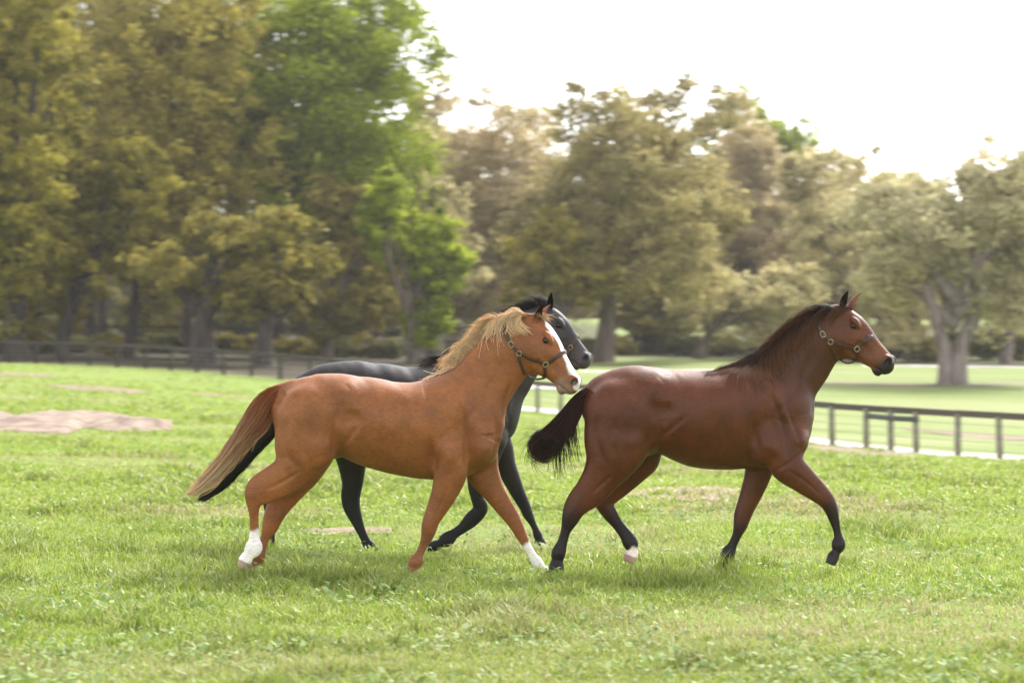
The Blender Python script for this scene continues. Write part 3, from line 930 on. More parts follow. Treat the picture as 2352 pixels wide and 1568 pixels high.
by.tube('far_fore', [(1370, 840, 1220, 850, .085), (1338, 960, 1208, 955, .075), (1302, 1035, 1190, 1040, .058), (1264, 1108, 1170, 1110, .048), (1242, 1160, 1156, 1156, .045), (1224, 1205, 1154, 1200, .043),
                     (1200, 1255, 1145, 1246, .033), (1176, 1308, 1122, 1298, .028), (1160, 1352, 1092, 1345, .036), (1148, 1388, 1094, 1382, .032), (1154, 1412, 1092, 1410, .044), (1158, 1446, 1090, 1446, .052)],
        k=.04, flat=True, y0=.13, y1=.13)
by.tube('dock', [(530, 495, 505, 560, .05), (460, 525, 465, 580, .045), (400, 565, 420, 605, .036), (350, 620, 368, 650, .026), (310, 680, 325, 700, .014)], k=.03)
for s in (-1, 1):
    by.blob(1300, 800, s * .175, .11, .075, .15, -10)
    by.blob(1350, 640, s * .165, .10, .06, .22, 30)
    by.blob(1462, 780, s * .09, .07, .09, .11, 10, .09)
    by.blob(640, 810, s * .185, .13, .075, .15, -25)
    by.blob(585, 640, s * .16, .17, .10, .17, 20, .09)
    by.blob(1460, 930, s * .15, .12, .055, .075, -38, .03)
    by.dent(775, 640, s * .33, .07, .06, .13, 20, .06)
by.dent(1530, 760, 0, .05, .03, .10, 0, .03)
by.relief = [
    (_L((1330, 560), (1370, 660), (1402, 760), (1410, 860)), .024, -.013), (_L((1235, 680), (1258, 790), (1268, 890)), .034, -.016),
    (_L((1400, 620), (1450, 730), (1475, 830)), .020, -.011), (_L((1515, 790), (1490, 845), (1440, 885), (1350, 940)), .015, -.009),
    (_L((915, 670), (850, 730), (790, 785)), .020, -.010), (_L((748, 580), (757, 690), (745, 780), (700, 860)), .034, -.014),
    (_L((505, 650), (480, 750), (500, 850), (545, 920)), .030, -.010), (_L((575, 690), (548, 790), (585, 870)), .030, -.007),
    (_L((560, 960), (470, 1040)), .014, -.008), (_L((1618, 455), (1583, 560), (1545, 655)), .020, -.012), (_L((1540, 400), (1480, 510), (1400, 620), (1330, 690)), .030, -.008),
    (_L((1420, 940), (1500, 990), (1575, 1055)), .012, -.007), (_L((1290, 780), (1340, 830), (1390, 880)), .055, .013), (_L((1280, 470), (1370, 600), (1450, 730)), .035, .009),
    (_L((352, 1190), (335, 1240), (314, 1300)), .010, -.005), (_L((1652, 1160), (1660, 1210), (1664, 1260)), .010, -.005), (_L((395, 1080), (370, 1130), (350, 1170)), .03, .006), (_L((800, 500), (750, 550)), .05, .010), (_L((640, 760), (690, 820)), .06, .010), (_L((1430, 780), (1490, 800)), .045, .010),
    (_L((820, 600), (830, 680)), .07, -.016), (_L((1080, 590), (1070, 710), (1090, 810)), .02, .003), (_L((1010, 590), (1000, 710), (1010, 810)), .02, .003), (_L((1150, 590), (1145, 710), (1155, 810)), .02, .003)]
by.set_head(1662, 196, .555, 45, 27)
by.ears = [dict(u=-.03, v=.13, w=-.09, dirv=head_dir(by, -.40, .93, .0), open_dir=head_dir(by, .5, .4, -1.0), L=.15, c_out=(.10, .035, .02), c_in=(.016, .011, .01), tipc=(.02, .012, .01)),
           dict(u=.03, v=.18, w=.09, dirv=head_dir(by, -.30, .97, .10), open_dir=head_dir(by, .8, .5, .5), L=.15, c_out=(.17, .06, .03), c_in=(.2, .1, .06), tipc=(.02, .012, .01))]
def col_bay(h, V, lt, hu, hf):
    c = np.tile(np.array([.082, .0235, .0088]), (len(V), 1))
    n = blob_noise(V, 3.0, 14)
    c *= (0.9 + .22 * n)[:, None]
    u, v, w = hu.T
    hd = 1 - sm(hf, .0, .04)
    # redder top of back and quarters, darker neck and shoulder
    ft, tt = lt['torso']
    top = sm(V[:, 2], 1.15, 1.45) * (1 - sm(tt, 6.5, 9.5))
    c = mixc(c, .55 * top, (.120, .034, .009))
    fn, tn = lt['neck']
    c = mixc(c, .55 * (1 - sm(fn, .0, .08)) * (1 - hd) * sm(V[:, 2], .95, 1.2), (.042, .0135, .0085))
    c = mixc(c, .7 * hd, (.100, .029, .0105))
    nn = .6 * (blob_noise(V, 12, 9) - .5)
    for key, t0, t1 in (('near_hind', 4.6, 7.4), ('far_hind', 4.5, 7.0), ('near_fore', 3.2, 5.6), ('far_fore', 3.6, 6.6)):
        f, t = lt[key]
        c = mixc(c, .93 * sm(t + nn, t0, t1) * (1 - sm(f, .01, .025)), (.009, .007, .007))
    f, t = lt['far_hind']
    c = mixc(c, sm(t + nn * .5, 9.3, 9.6) * (1 - sm(f, .01, .02)), (.72, .62, .58))
    c = mixc(c, legmask(lt, 'far_hind', 11, 11.1), (.36, .22, .17))
    for key, t0 in (('near_hind', 12), ('near_fore', 11), ('far_fore', 10)):
        c = mixc(c, legmask(lt, key, t0, t0 + .1), (.02, .018, .018))
    mz = hd * sm(u + .1 * nn - .30 * (v - .03), .80, .91)
    c = mixc(c, .93 * mz, (.018, .014, .014))
    ns = hd * (((u - .915) / .036) ** 2 + ((v - .105) / .06) ** 2 < 1) * (np.abs(w) > .06)
    c = mixc(c, .9 * ns, (.010, .008, .008))
    c = mixc(c, .5 * hd * sm(u, .55, .75) * (1 - sm(u, .8, .9)), (.17, .064, .028))
    st = hd * (((u - .20) / .05) ** 2 + ((w) / .022) ** 2 < 1 + nn) * (v > .15)
    c = mixc(c, .45 * st, (.7, .62, .6))
    e = ((u - .262) / .06) ** 2 + ((v - .112) / .05) ** 2
    c = mixc(c, hd * (1 - sm(e, .5, 1.3)) * .7, (.035, .016, .012))
    return c
by.build(col_bay, M_coat, 'horses trotting across the pasture')
add_eyes(by)

# ================================================================= dark grey horse
gr = Horse('horse', 'dark grey horse behind the chestnut, head showing past its face', 16.75, (600, 950))
gr.tube('torso', [
    (655, 478, 625, 650, .12, .1), (705, 448, 672, 740, .20, .15), (755, 424, 730, 800, .25, .1), (800, 412, 775, 815, .275, .0), (900, 407, 880, 800, .275, -.05),
    (1000, 418, 985, 835, .29, -.1), (1100, 431, 1090, 860, .30, -.14), (1200, 432, 1195, 880, .30, -.18), (1290, 418, 1300, 890, .275, -.22),
    (1365, 402, 1400, 890, .24, -.28), (1420, 440, 1470, 870, .21, -.2), (1475, 540, 1530, 850, .18, 0), (1560, 640, 1590, 800, .13, 0)], sub=10)
gr.tube('neck', [(1340, 409, 1570, 780, .17, -.15), (1420, 354, 1625, 680, .135, -.2), (1500, 289, 1668, 594, .112, -.25), (1580, 228, 1705, 522, .097, -.28),
                 (1660, 180, 1742, 470, .088, -.25), (1740, 150, 1770, 400, .08, -.1)], k=.06)
gr.tube('near_hind', [(800, 640, 560, 680, .13), (790, 740, 560, 740, .135), (770, 840, 570, 820, .11), (700, 930, 545, 900, .08), (620, 1000, 500, 960, .06), (540, 1060, 440, 1030, .046),
                      (505, 1110, 430, 1080, .04), (495, 1160, 435, 1150, .032), (492, 1210, 440, 1205, .027), (490, 1250, 440, 1250, .028), (485, 1285, 428, 1280, .034), (470, 1310, 418, 1305, .031), (460, 1330, 405, 1325, .041), (455, 1350, 400, 1345, .047)],
        k=.05, flat=True, y0=-.13, y1=-.12)
gr.tube('far_hind', [(930, 760, 740, 770, .12), (935, 850, 775, 860, .1), (926, 930, 800, 940, .075), (915, 1000, 812, 1005, .058), (902, 1055, 808, 1070, .046), (902, 1110, 818, 1120, .042), (912, 1165, 850, 1180, .034),
                     (930, 1220, 878, 1240, .028), (952, 1270, 902, 1285, .028), (975, 1305, 920, 1318, .035), (988, 1325, 940, 1338, .031), (1000, 1335, 945, 1348, .04), (1015, 1350, 955, 1362, .048)],
        k=.05, flat=True, y0=.14, y1=.12)
gr.tube('near_fore', [(1600, 800, 1420, 830, .085), (1570, 900, 1420, 920, .075), (1530, 1000, 1425, 1010, .058), (1500, 1060, 1440, 1075, .047), (1522, 1105, 1452, 1120, .043), (1516, 1150, 1448, 1128, .043),
                      (1478, 1195, 1412, 1160, .034), (1425, 1240, 1375, 1200, .028), (1380, 1270, 1335, 1228, .028), (1350, 1298, 1300, 1252, .035), (1312, 1312, 1280, 1272, .031), (1278, 1328, 1250, 1284, .042), (1236, 1345, 1222, 1296, .046)],
        k=.04, flat=True, y0=-.14, y1=-.12)
gr.tube('far_fore', [(1640, 790, 1490, 850, .085), (1650, 870, 1560, 930, .07), (1678, 960, 1600, 1000, .055), (1706, 1040, 1640, 1065, .046), (1730, 1100, 1675, 1120, .043), (1745, 1145, 1695, 1160, .04),
                     (1760, 1185, 1720, 1198, .031), (1775, 1220, 1738, 1232, .027), (1790, 1252, 1746, 1260, .034), (1796, 1270, 1756, 1276, .031), (1804, 1284, 1752, 1288, .042), (1808, 1304, 1750, 1304, .047)],
        k=.04, flat=True, y0=.13, y1=.13)
gr.tube('dock', [(640, 480, 610, 530, .045), (570, 520, 560, 565, .042), (510, 580, 520, 615, .034), (465, 650, 480, 670, .022)], k=.03)
for s in (-1, 1):
    gr.blob(1400, 760, s * .17, .10, .07, .15, 0)
    gr.blob(1570, 770, s * .11, .07, .09, .10, 10)
    gr.blob(720, 770, s * .18, .13, .075, .14, -25)
gr.dent(1610, 750, 0, .05, .03, .10, 0, .03)
gr.relief = [(_L((1600, 600), (1630, 700), (1600, 790)), .02, -.01), (_L((1700, 500), (1660, 600), (1630, 690)), .02, -.012)]
gr.set_head(1806, 193, .53, 49, 20)
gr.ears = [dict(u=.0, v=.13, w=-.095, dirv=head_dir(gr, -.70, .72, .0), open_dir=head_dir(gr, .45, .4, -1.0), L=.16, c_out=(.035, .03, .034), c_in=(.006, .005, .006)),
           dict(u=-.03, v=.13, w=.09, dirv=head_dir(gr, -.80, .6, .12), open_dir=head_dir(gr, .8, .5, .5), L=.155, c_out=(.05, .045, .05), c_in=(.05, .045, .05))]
def col_grey(h, V, lt, hu, hf):
    c = np.tile(np.array([.021, .0170, .0170]), (len(V), 1))
    n = blob_noise(V, 5.0, 24)
    c *= (0.75 + .55 * n)[:, None]
    u, v, w = hu.T
    hd = 1 - sm(hf, .0, .04)
    fn, tn = lt['neck']
    c = mixc(c, .5 * (1 - sm(fn, 0, .06)) * (1 - hd), (.085, .077, .079))  # paler neck and head: highlights painted into the coat
    c = mixc(c, .6 * hd, (.055, .050, .052))
    c = mixc(c, .6 * hd * sm(u, .6, .9), (.075, .066, .066))
    for key, t0, t1 in (('near_hind', 2.5, 5), ('far_hind', 2., 4), ('near_fore', 2, 4), ('far_fore', 2, 4)):
        c = mixc(c, .85 * legmask(lt, key, t0, t1), (.011, .011, .014))
    ns = hd * (((u - .915) / .034) ** 2 + ((v - .105) / .055) ** 2 < 1) * (np.abs(w) > .06)
    c = mixc(c, .8 * ns, (.02, .017, .018))
    e = ((u - .262) / .06) ** 2 + ((v - .112) / .05) ** 2
    c = mixc(c, hd * (1 - sm(e, .5, 1.3)) * .7, (.02, .018, .02))
    return c
gr.build(col_grey, M_greycoat, 'horses trotting across the pasture')
add_eyes(gr)

# ------------------------------------------------------------------ manes, forelocks, tails
def poly(h, pts, y=0.0):
    return np.array([[*h.P(px, py, y)] for px, py in pts])
def along(P, s):
    """points at fractions s of a polyline (smooth)"""
    C = catmull(P, 12)
    d = np.r_[0, np.cumsum(np.linalg.norm(np.diff(C, axis=0), axis=1))]; d /= d[-1]
    return np.stack([np.interp(s, d, C[:, k]) for k in range(C.shape[1])], -1)
def v3(p2, y): return np.stack([p2[:, 0], np.broadcast_to(y, p2[:, 0].shape), p2[:, 1]], -1)

def tail(h, left, right, root_y, n, seed, c_root, c_tip, thick=0.05, m=16, wave=.012, power=1.0, r0=.0026, r1=.0009, endjit=.25):
    r = np.random.default_rng(seed)
    L, Rr = poly(h, left), poly(h, right)
    q = r.beta(1.3, 1.3, n)
    t = np.linspace(0, 1, m)
    S = np.zeros((n, m, 3))
    for i in range(n):
        e = 1 - endjit * r.random() ** 2
        s0 = 0.22 * r.random() ** 2
        s = s0 + (e - s0) * t
        a, b = along(L, s), along(Rr, s)
        p = a * (1 - q[i]) + b * q[i]
        S[i, :, 0], S[i, :, 2] = p[:, 0], p[:, 1]
    yy = r.normal(0, thick, n)
    prof = np.interp(t, [0, .25, .8, 1], [.45, 1, .9, .5])
    S[:, :, 1] = root_y + yy[:, None] * prof[None, :] * np.sqrt(np.clip(1 - (2 * q - 1) ** 2, .15, 1))[:, None]
    ph = r.random((n, 1)) * 6.28
    for k in (0, 1, 2):
        S[:, :, k] += wave * r.normal(0, 1, (n, 1)) * np.sin(t[None, :] * (5 + 3 * r.random((n, 1))) + ph) * t[None, :]
    return hair_part(h, 'tail', S, M_hair, c_root, c_tip, r0, r1, push=False, seed=seed, var=.35, power=power)

CH_L = [(545, 516), (470, 528), (400, 575), (345, 650), (300, 730), (250, 815), (185, 905), (110, 990), (45, 1052)]
CH_R = [(545, 540), (515, 590), (485, 660), (450, 740), (385, 800), (320, 870), (260, 935), (190, 1010), (105, 1062)]
tail(ch, CH_L, CH_R, 0, 1500, 5, (.36, .105, .024), (.98, .80, .55), thick=.04, power=2.1, endjit=.5, wave=.016)
GR_L = [(640, 490), (560, 560), (500, 660), (440, 730), (370, 790), (300, 870), (220, 950), (150, 1020), (110, 1085)]
GR_R = [(640, 520), (590, 600), (545, 700), (470, 790), (400, 860), (340, 930), (270, 1000), (215, 1045), (150, 1085)]
tail(gr, GR_L, GR_R, 0, 1100, 6, (.012, .009, .010), (.025, .018, .018), thick=.05)
# bay tail: a fall of long hair, its end blown round into a curl
BY_L = [(470, 525), (415, 545), (365, 585), (315, 645), (265, 700), (215, 745), (180, 790)]
BY_R = [(470, 550), (440, 610), (405, 680), (370, 745), (335, 800), (300, 850), (270, 880)]
r = np.random.default_rng(11)
t16 = np.linspace(0, 1, 22)
S = []
for i in range(1050):
    q = r.beta(1.2, 1.2); kind = r.random()
    if kind < .74:                      # curls into the ball at the end
        e = .78 + .22 * r.random()
        s = e * np.linspace(0, 1, 12)
        p = along(poly(by, BY_L), s / 1.0) * (1 - q) + along(poly(by, BY_R), s / 1.0) * q
        c = np.array(by.P(236 + r.normal(0, 9), 826 + r.normal(0, 9)))
        d0 = p[-1] - c; rad = np.linalg.norm(d0); a0 = math.atan2(d0[1], d0[0])
        k = np.linspace(0, 1, 11)[1:]
        turn = (2.6 + 1.8 * r.random())
        rr = rad * (1 - k) + (.02 + .085 * r.random()) * k
        ang = a0 + turn * k
        arc = c + np.stack([rr * np.cos(ang), rr * np.sin(ang)], -1)
        p = np.vstack([p, arc])
    else:                               # hangs free
        e = .35 + .5 * r.random()
        s = e * np.linspace(0, 1, 14)
        q = .35 + .65 * q
        p = along(poly(by, BY_L), s) * (1 - q) + along(poly(by, BY_R), s) * q
        k = np.linspace(0, 1, 9)[1:]
        dirn = p[-1] - p[-3]; dirn /= np.linalg.norm(dirn)
        Lh = .08 + .20 * r.random()
        nd = np.array([.10 + .1 * r.normal(), -1.0])
        arc = p[-1] + (dirn * .4 * (k - k * k / 2)[:, None] + nd * (k * k * .8 + .2 * k)[:, None]) * Lh
        p = np.vstack([p, arc])
    y = r.normal(0, .045) * np.interp(t16, [0, .25, 1], [.4, 1, 1.2])
    S.append(np.stack([p[:, 0], y, p[:, 1]], -1))
S = np.array(S)
S += .006 * r.normal(0, 1, (len(S), 1, 3)) * np.sin(t16[None, :, None] * 9 + r.random((len(S), 1, 1)) * 6) * t16[None, :, None]
hair_part(by, 'tail', S, M_hair, (.060, .020, .011), (.040, .016, .012), .0026, .0009, push=False, seed=12, var=.8)  # brown root colour paints in the lit top of the tail
# flyaway hairs round the curl
S = []
for i in range(40):
    a = 1.6 + 2.4 * r.random()
    c = np.array(by.P(235, 828)); rr = .10 + .02 * r.random()
    k = np.linspace(0, 1, 9); ln = .05 + .07 * r.random()
    ang = a + .7 * k
    p = c + np.stack([np.cos(ang), np.sin(ang)], -1) * (rr + ln * k)[:, None]
    S.append(np.stack([p[:, 0], np.full(9, r.normal(0, .05)), p[:, 1]], -1))
hair_part(by, 'tail_wisp', np.array(S), M_hair, (.03, .014, .012), (.06, .03, .02), .0016, .0006, push=False, seed=14)

def mane(h, crest, n, seed, style, c_root, c_tip, per=14, name='mane', r0=.0024, r1=.0007, wave=.004, spread=.010, tips=.02, power=1.0, clear=.006):
    r = np.random.default_rng(seed)
    g = []
    C = poly(h, crest)
    for i in range(n):
        s = (i + r.random()) / n
        p = along(C, np.array([s]))[0]; p2 = along(C, np.array([min(s + .02, 1.0)]))[0]; p1 = along(C, np.array([max(s - .02, 0)]))[0]
        tg = p2 - p1; tg /= np.linalg.norm(tg)
        nrm = np.array([-tg[1], tg[0]])
        g.append(style(s, p, tg, nrm, r))
    S = clumped(np.array(g), per, spread, tips, seed + 1, m=10, wave=wave)
    return hair_part(h, name, S, M_hair, c_root, c_tip, r0, r1, seed=seed, push=True, clear=clear, power=power)

def B(p, y, tg, nrm, offs):
    """Bezier controls: offsets are (along crest, off crest, y)"""
    out = []
    for a, n_, yy in offs:
        q = p + tg * a + nrm * n_
        out.append((q[0], y + yy, q[1]))
    return out

# chestnut: flaxen mane lifted by the wind, most of it streaming back behind the crest
CREST_CH = [(1330, 470), (1395, 418), (1465, 344), (1535, 278), (1600, 228), (1660, 200), (1722, 185)]
def st_ch(s, p, tg, nrm, r):
    if s < .12:
        return B(p, 0, tg, nrm, [(0, -.01, 0), (-.04, .025, 0), (-.10, .03, -.01), (-.16 - .06 * r.random(), .015 + .01 * r.normal(), -.02)])
    if s < .70:
        up = .085 + .025 * r.random(); k = r.random()
        return B(p, .02, tg, nrm, [(0, -.012, 0), (.00, up * .9, .02), (-.06, up * 1.25, .04), (-.12 - .10 * k, up * .45 + .03 * r.normal(), .06)])
    y = -.02 if r.random() < .6 else .03
    return B(p, y * .3, tg, nrm, [(0, -.02, 0), (-.03, .07, y), (-.09, .07, y * 2), (-.13 - .04 * r.random(), -.02 - .05 * r.random(), y * 3.4)])
mane(ch, CREST_CH, 70, 21, st_ch, (.50, .25, .10), (.97, .78, .52), per=13, power=.5, tips=.036, wave=.006)
def st_flick(s, p, tg, nrm, r):
    return B(p, .01, tg, nrm, [(0, -.01, 0), (.00, .07, .0), (-.03, .13, .01), (-.13, .115 + .02 * r.normal(), .02)])
mane(ch, [(1560, 262), (1590, 236), (1600, 230)], 8, 23, st_flick, (.55, .30, .13), (.92, .70, .44), per=16, name='mane_lock', tips=.018)
def st_fore_ch(s, p, tg, nrm, r):
    return B(p, -.02, tg, nrm, [(0, -.02, 0), (.03, .03, -.01), (.06, .025, -.02), (.09 + .04 * r.random(), .0, -.03 + .02 * r.normal())])
mane(ch, [(1725, 185), (1760, 192)], 8, 25, st_fore_ch, (.42, .22, .10), (.62, .42, .24), per=12, name='forelock')
def st_loop(s, p, tg, nrm, r):
    a = r.random()
    return B(p, -.03, tg, nrm, [(0, 0, 0), (-.05 - .03 * a, .05, -.05), (-.12 - .05 * a, -.02, -.09), (-.02 - .09 * a, -.09 - .05 * r.random(), -.09)])
mane(ch, [(1690, 195), (1735, 178)], 12, 27, st_loop, (.60, .36, .17), (.92, .70, .44), per=9, name='mane_lock', tips=.014, r0=.002)

# bay: dark mane falling back over the near side, sunlit brown edge painted into the tips
CREST_BY = [(1130, 436), (1215, 412), (1290, 382), (1375, 318), (1445, 255), (1525, 202), (1590, 168), (1650, 150)]
def st_by(s, p, tg, nrm, r):
    if s < .2:
        return B(p, -.01, tg, nrm, [(0, -.01, 0), (-.05, .02, -.03), (-.11, .0, -.06), (-.18 - .06 * r.random(), -.05 - .04 * r.random(), -.09)])
    k = r.random()
    if k < .3:      # lifted along the top
        return B(p, -.005, tg, nrm, [(0, -.01, 0), (-.03, .055, -.01), (-.11, .055 + .015 * r.normal(), -.02), (-.22 - .07 * r.random(), .012 + .03 * r.random(), -.03)])
    w = .09 + .05 * (1 - s)
    return B(p, -.01, tg, nrm, [(0, -.01, 0), (-.05, .045, -.04), (-.15, -.02, -w), (-.20 - .08 * r.random(), -.10 - .11 * r.random() * (1.15 - .5 * s), -w - .03)])
mane(by, CREST_BY, 120, 31, st_by, (.017, .009, .008), (.22, .088, .036), per=14, tips=.022, wave=.006, power=2.0)
def st_fore_by(s, p, tg, nrm, r):
    k = r.random()
    return B(p, -.01, tg, nrm, [(0, -.02, 0), (-.02, .02, -.03), (-.05, -.01, -.07), (-.06 - .09 * k, -.06 - .06 * r.random(), -.09)])
mane(by, [(1672, 146), (1705, 142), (1735, 152)], 14, 33, st_fore_by, (.030, .014, .009), (.20, .085, .035), per=10, name='forelock', power=1.2)

# grey: dark mane sweeping back
CREST_GR = [(1290, 412), (1340, 398), (1420, 345), (1500, 280), (1580, 222), (1660, 178), (1740, 148), (1790, 140)]
def st_gr(s, p, tg, nrm, r):
    k = r.random()
    return B(p, 0, tg, nrm, [(0, -.01, 0), (-.02, .06, -.01), (-.08, .065, -.03), (-.17 - .08 * r.random(), .01 + .04 * r.random() - .06 * k, -.05 * k)])
mane(gr, CREST_GR, 85, 41, st_gr, (.016, .012, .013), (.07, .035, .028), per=12, tips=.024, power=2)
def st_fore_gr(s, p, tg, nrm, r):
    return B(p, -.0, tg, nrm, [(0, -.01, 0), (-.01, .05, -.01), (-.05, .07 + .02 * r.normal(), -.02), (-.12, .05 + .04 * r.normal(), -.03)])
mane(gr, [(1770, 140), (1850, 165)], 14, 43, st_fore_gr, (.018, .015, .016), (.07, .05, .05), per=10, name='forelock', tips=.025)

# ------------------------------------------------------------------ halters
def ribbon(h, pts, width, thick, name, parent, mat, closed=False, clear=.004, wrap=True):
    P = catmull(np.array(pts), 6)
    Ns = []
    Q = []
    for p in P:
        loc, nor, i, d = h.bvh.find_nearest(Vector(p))
        if wrap and d < .04:
            Q.append(np.array(loc + nor * clear)); Ns.append(np.array(nor))
        else:
            Q.append(p); dv = Vector(p) - loc
            Ns.append(np.array(dv.normalized() if dv.length > 1e-5 else nor))
    P = np.array(Q); N = np.array(Ns)
    for _ in range(3):
        P[1:-1] = .5 * P[1:-1] + .25 * (P[:-2] + P[2:]); N[1:-1] = .5 * N[1:-1] + .25 * (N[:-2] + N[2:])
    T = np.gradient(P, axis=0); T /= np.linalg.norm(T, axis=1)[:, None] + 1e-9
    N -= T * (N * T).sum(1)[:, None]; N /= np.linalg.norm(N, axis=1)[:, None] + 1e-9
    Bn = np.cross(T, N)
    w, t = width / 2, thick
    sec = [(-w, -.002), (-w, t * .8), (-w * .75, t), (w * .75, t), (w, t * .8), (w, -.002)]
    V = np.stack([P + Bn * a + N * b for a, b in sec], 1).reshape(-1, 3)
    m, k = len(P), len(sec)
    F = []
    for i in range(m - 1):
        for j in range(k):
            a, b = i * k + j, i * k + (j + 1) % k
            F.append((a, b, b + k, a + k))
    V = V + np.array([0, h.Y0, 0])
    return mesh_py(name, V - np.array(parent.location), F, mat, parent)

def ring(h, p, n, name, parent, mat, rad=.024, tube=.0045, square=False, up=(0, 0, 1), asp=1.0):
    n = np.array(n) / np.linalg.norm(n)
    u = np.array(up, float); u -= n * (u @ n); u /= np.linalg.norm(u)
    s = np.cross(u, n)
    th = np.linspace(0, 2 * np.pi, 25)
    if square:
        e = 5
        c, d = np.cos(th), np.sin(th)
        k = (np.abs(c) ** e + np.abs(d) ** e) ** (-1 / e)
        P = p + n * .008 + (s * (c * k)[:, None] * rad * asp + u * (d * k)[:, None] * rad)
    else:
        P = p + n * .008 + (s * np.cos(th)[:, None] * rad * asp + u * np.sin(th)[:, None] * rad)
    V, F = sweep([P], [tube], 6, caps=False)
    V = V + np.array([0, h.Y0, 0])
    return mesh_py(name, V - np.array(parent.location), F, mat, parent)

def halter(h, label, zx, px):
    """px: dict of strap points in the pixels of a head crop whose origin and scale are zx"""
    ox, oy, k = zx
    def c(p):                              # head-crop pixel -> the horse's own crop pixel
        sx, sy = ox + p[0] / k, oy + p[1] / k
        return (sx - h.origin[0]) * h.zoom, (sy - h.origin[1]) * h.zoom
    H = lambda pts: [h.cast(*c(p))[0] for p in pts]
    rp = h.cast(*c(px['ring']))
    rt = empty('halter', (rp[0][0], h.Y0 + rp[0][1], rp[0][2]))
    tag(rt, label, 'halter', 'leather halters on the horses')
    def both(pts):                         # near side up to the middle, then the mirrored far side
        near = np.array(H(pts)); far = h.mirror(near)[::-1]
        return np.vstack([near, far])
    ribbon(h, both(px['nose']), .026, .006, 'noseband', rt, M_leather)
    ribbon(h, both(px['crown']), .026, .006, 'crown_strap', rt, M_leather)
    for side in (0, 1):
        for key, nm, w in (('cheek', 'cheek_strap', .024), ('chin', 'chin_strap', .022), ('throat', 'throat_strap', .022)):
            pts = np.array(H(px[key]))
            if side: pts = h.mirror(pts)
            ribbon(h, pts, w, .006, nm, rt, M_leather)
    # the strap that joins throat and chin, hanging clear of the jaw
    a = np.array(H([px['throat'][-1]])); b = np.array(H([px['chin'][-1]]))
    a = (a + h.mirror(a)) / 2; b = (b + h.mirror(b)) / 2
    lo = np.array([0, 0, -.012])
    pts = np.array([a[0] + lo, a[0] * .67 + b[0] * .33 + lo * 2.6, a[0] * .33 + b[0] * .67 + lo * 2.3, b[0] + lo])
    V, F = sweep([catmull(pts, 6)], [.008], 7)
    mesh_py('jaw_strap', V + np.array([0, h.Y0, 0]) - np.array(rt.location), F, M_leather, rt)
    for side in (0, 1):
        for key, nm, rad, sq, asp in (('ring', 'ring', .019, False, 1), ('square', 'square_ring', .019, True, .85), ('buckle', 'buckle', .021, True, .8)):
            p, n = h.cast(*c(px[key]))
            if side:
                q = h.mirror(p[None])[0]; n = n - 2 * (n @ h.head['ew']) * h.head['ew']; p = q
            ax = px.get('bax', (-.55, 0, .8)) if key == 'buckle' else (h.head['ev'] if key == 'square' else (0, 0, 1))
            ring(h, p, n, nm, rt, M_brass, rad, .0036, sq, ax, asp)
    return rt

halter(by, 'brown leather halter with brass buckles on the bay horse', (2600, 950, 3.485), dict(
    nose=[(1150, 830), (1190, 800), (1260, 750), (1330, 710), (1395, 690)],
    cheek=[(850, 770), (930, 785), (1040, 815), (1150, 850)],
    crown=[(835, 755), (795, 715), (748, 675), (712, 610), (690, 540), (705, 470), (750, 415), (800, 375)],
    chin=[(1155, 860), (1160, 920), (1165, 975), (1175, 1015)],
    throat=[(840, 780), (870, 850), (905, 915), (945, 960)],
    ring=(845, 762), square=(1160, 848), buckle=(748, 675), bax=(-.5, 0, .85)))
halter(ch, 'brown leather halter with brass buckles on the chestnut horse', (1500, 950, 3.485), dict(
    nose=[(1285, 1030), (1330, 1000), (1400, 950), (1470, 905), (1505, 885)],
    cheek=[(965, 895), (1040, 935), (1140, 985), (1280, 1035)],
    crown=[(960, 895), (920, 850), (866, 795), (820, 720), (795, 650), (790, 590), (800, 540)],
    chin=[(1275, 1045), (1272, 1100), (1272, 1150), (1275, 1195)],
    throat=[(955, 920), (975, 1000), (1000, 1080), (1030, 1150)],
    ring=(965, 900), square=(1280, 1032), buckle=(866, 795), bax=(-.5, 0, .85)))
halter(gr, 'brown leather halter on the dark grey horse behind', (1500, 950, 3.485), dict(
    nose=[(1580, 830), (1600, 790), (1625, 740), (1650, 690)],
    cheek=[(1310, 690), (1390, 730), (1480, 780), (1575, 830)],
    crown=[(1310, 690), (1275, 630), (1245, 560), (1225, 480), (1225, 400)],
    chin=[(1570, 840), (1560, 890), (1545, 940)],
    throat=[(1310, 700), (1320, 770), (1340, 840), (1370, 900)],
    ring=(1310, 692), square=(1580, 830), buckle=(1275, 630)))

# ------------------------------------------------------------------ bare ground, sand and path
def ground_hits(pts):
    Ys = np.geomspace(8, 300, 1500)
    out = []
    for px, py in pts:
        X = (px - 1176) / FD * Ys; Z = CAMZ - (py - 770) / FD * Ys
        k = np.argmax(Z <= ground_z(X, Ys))
        out.append((X[k], Ys[k]))
    return np.array(out)

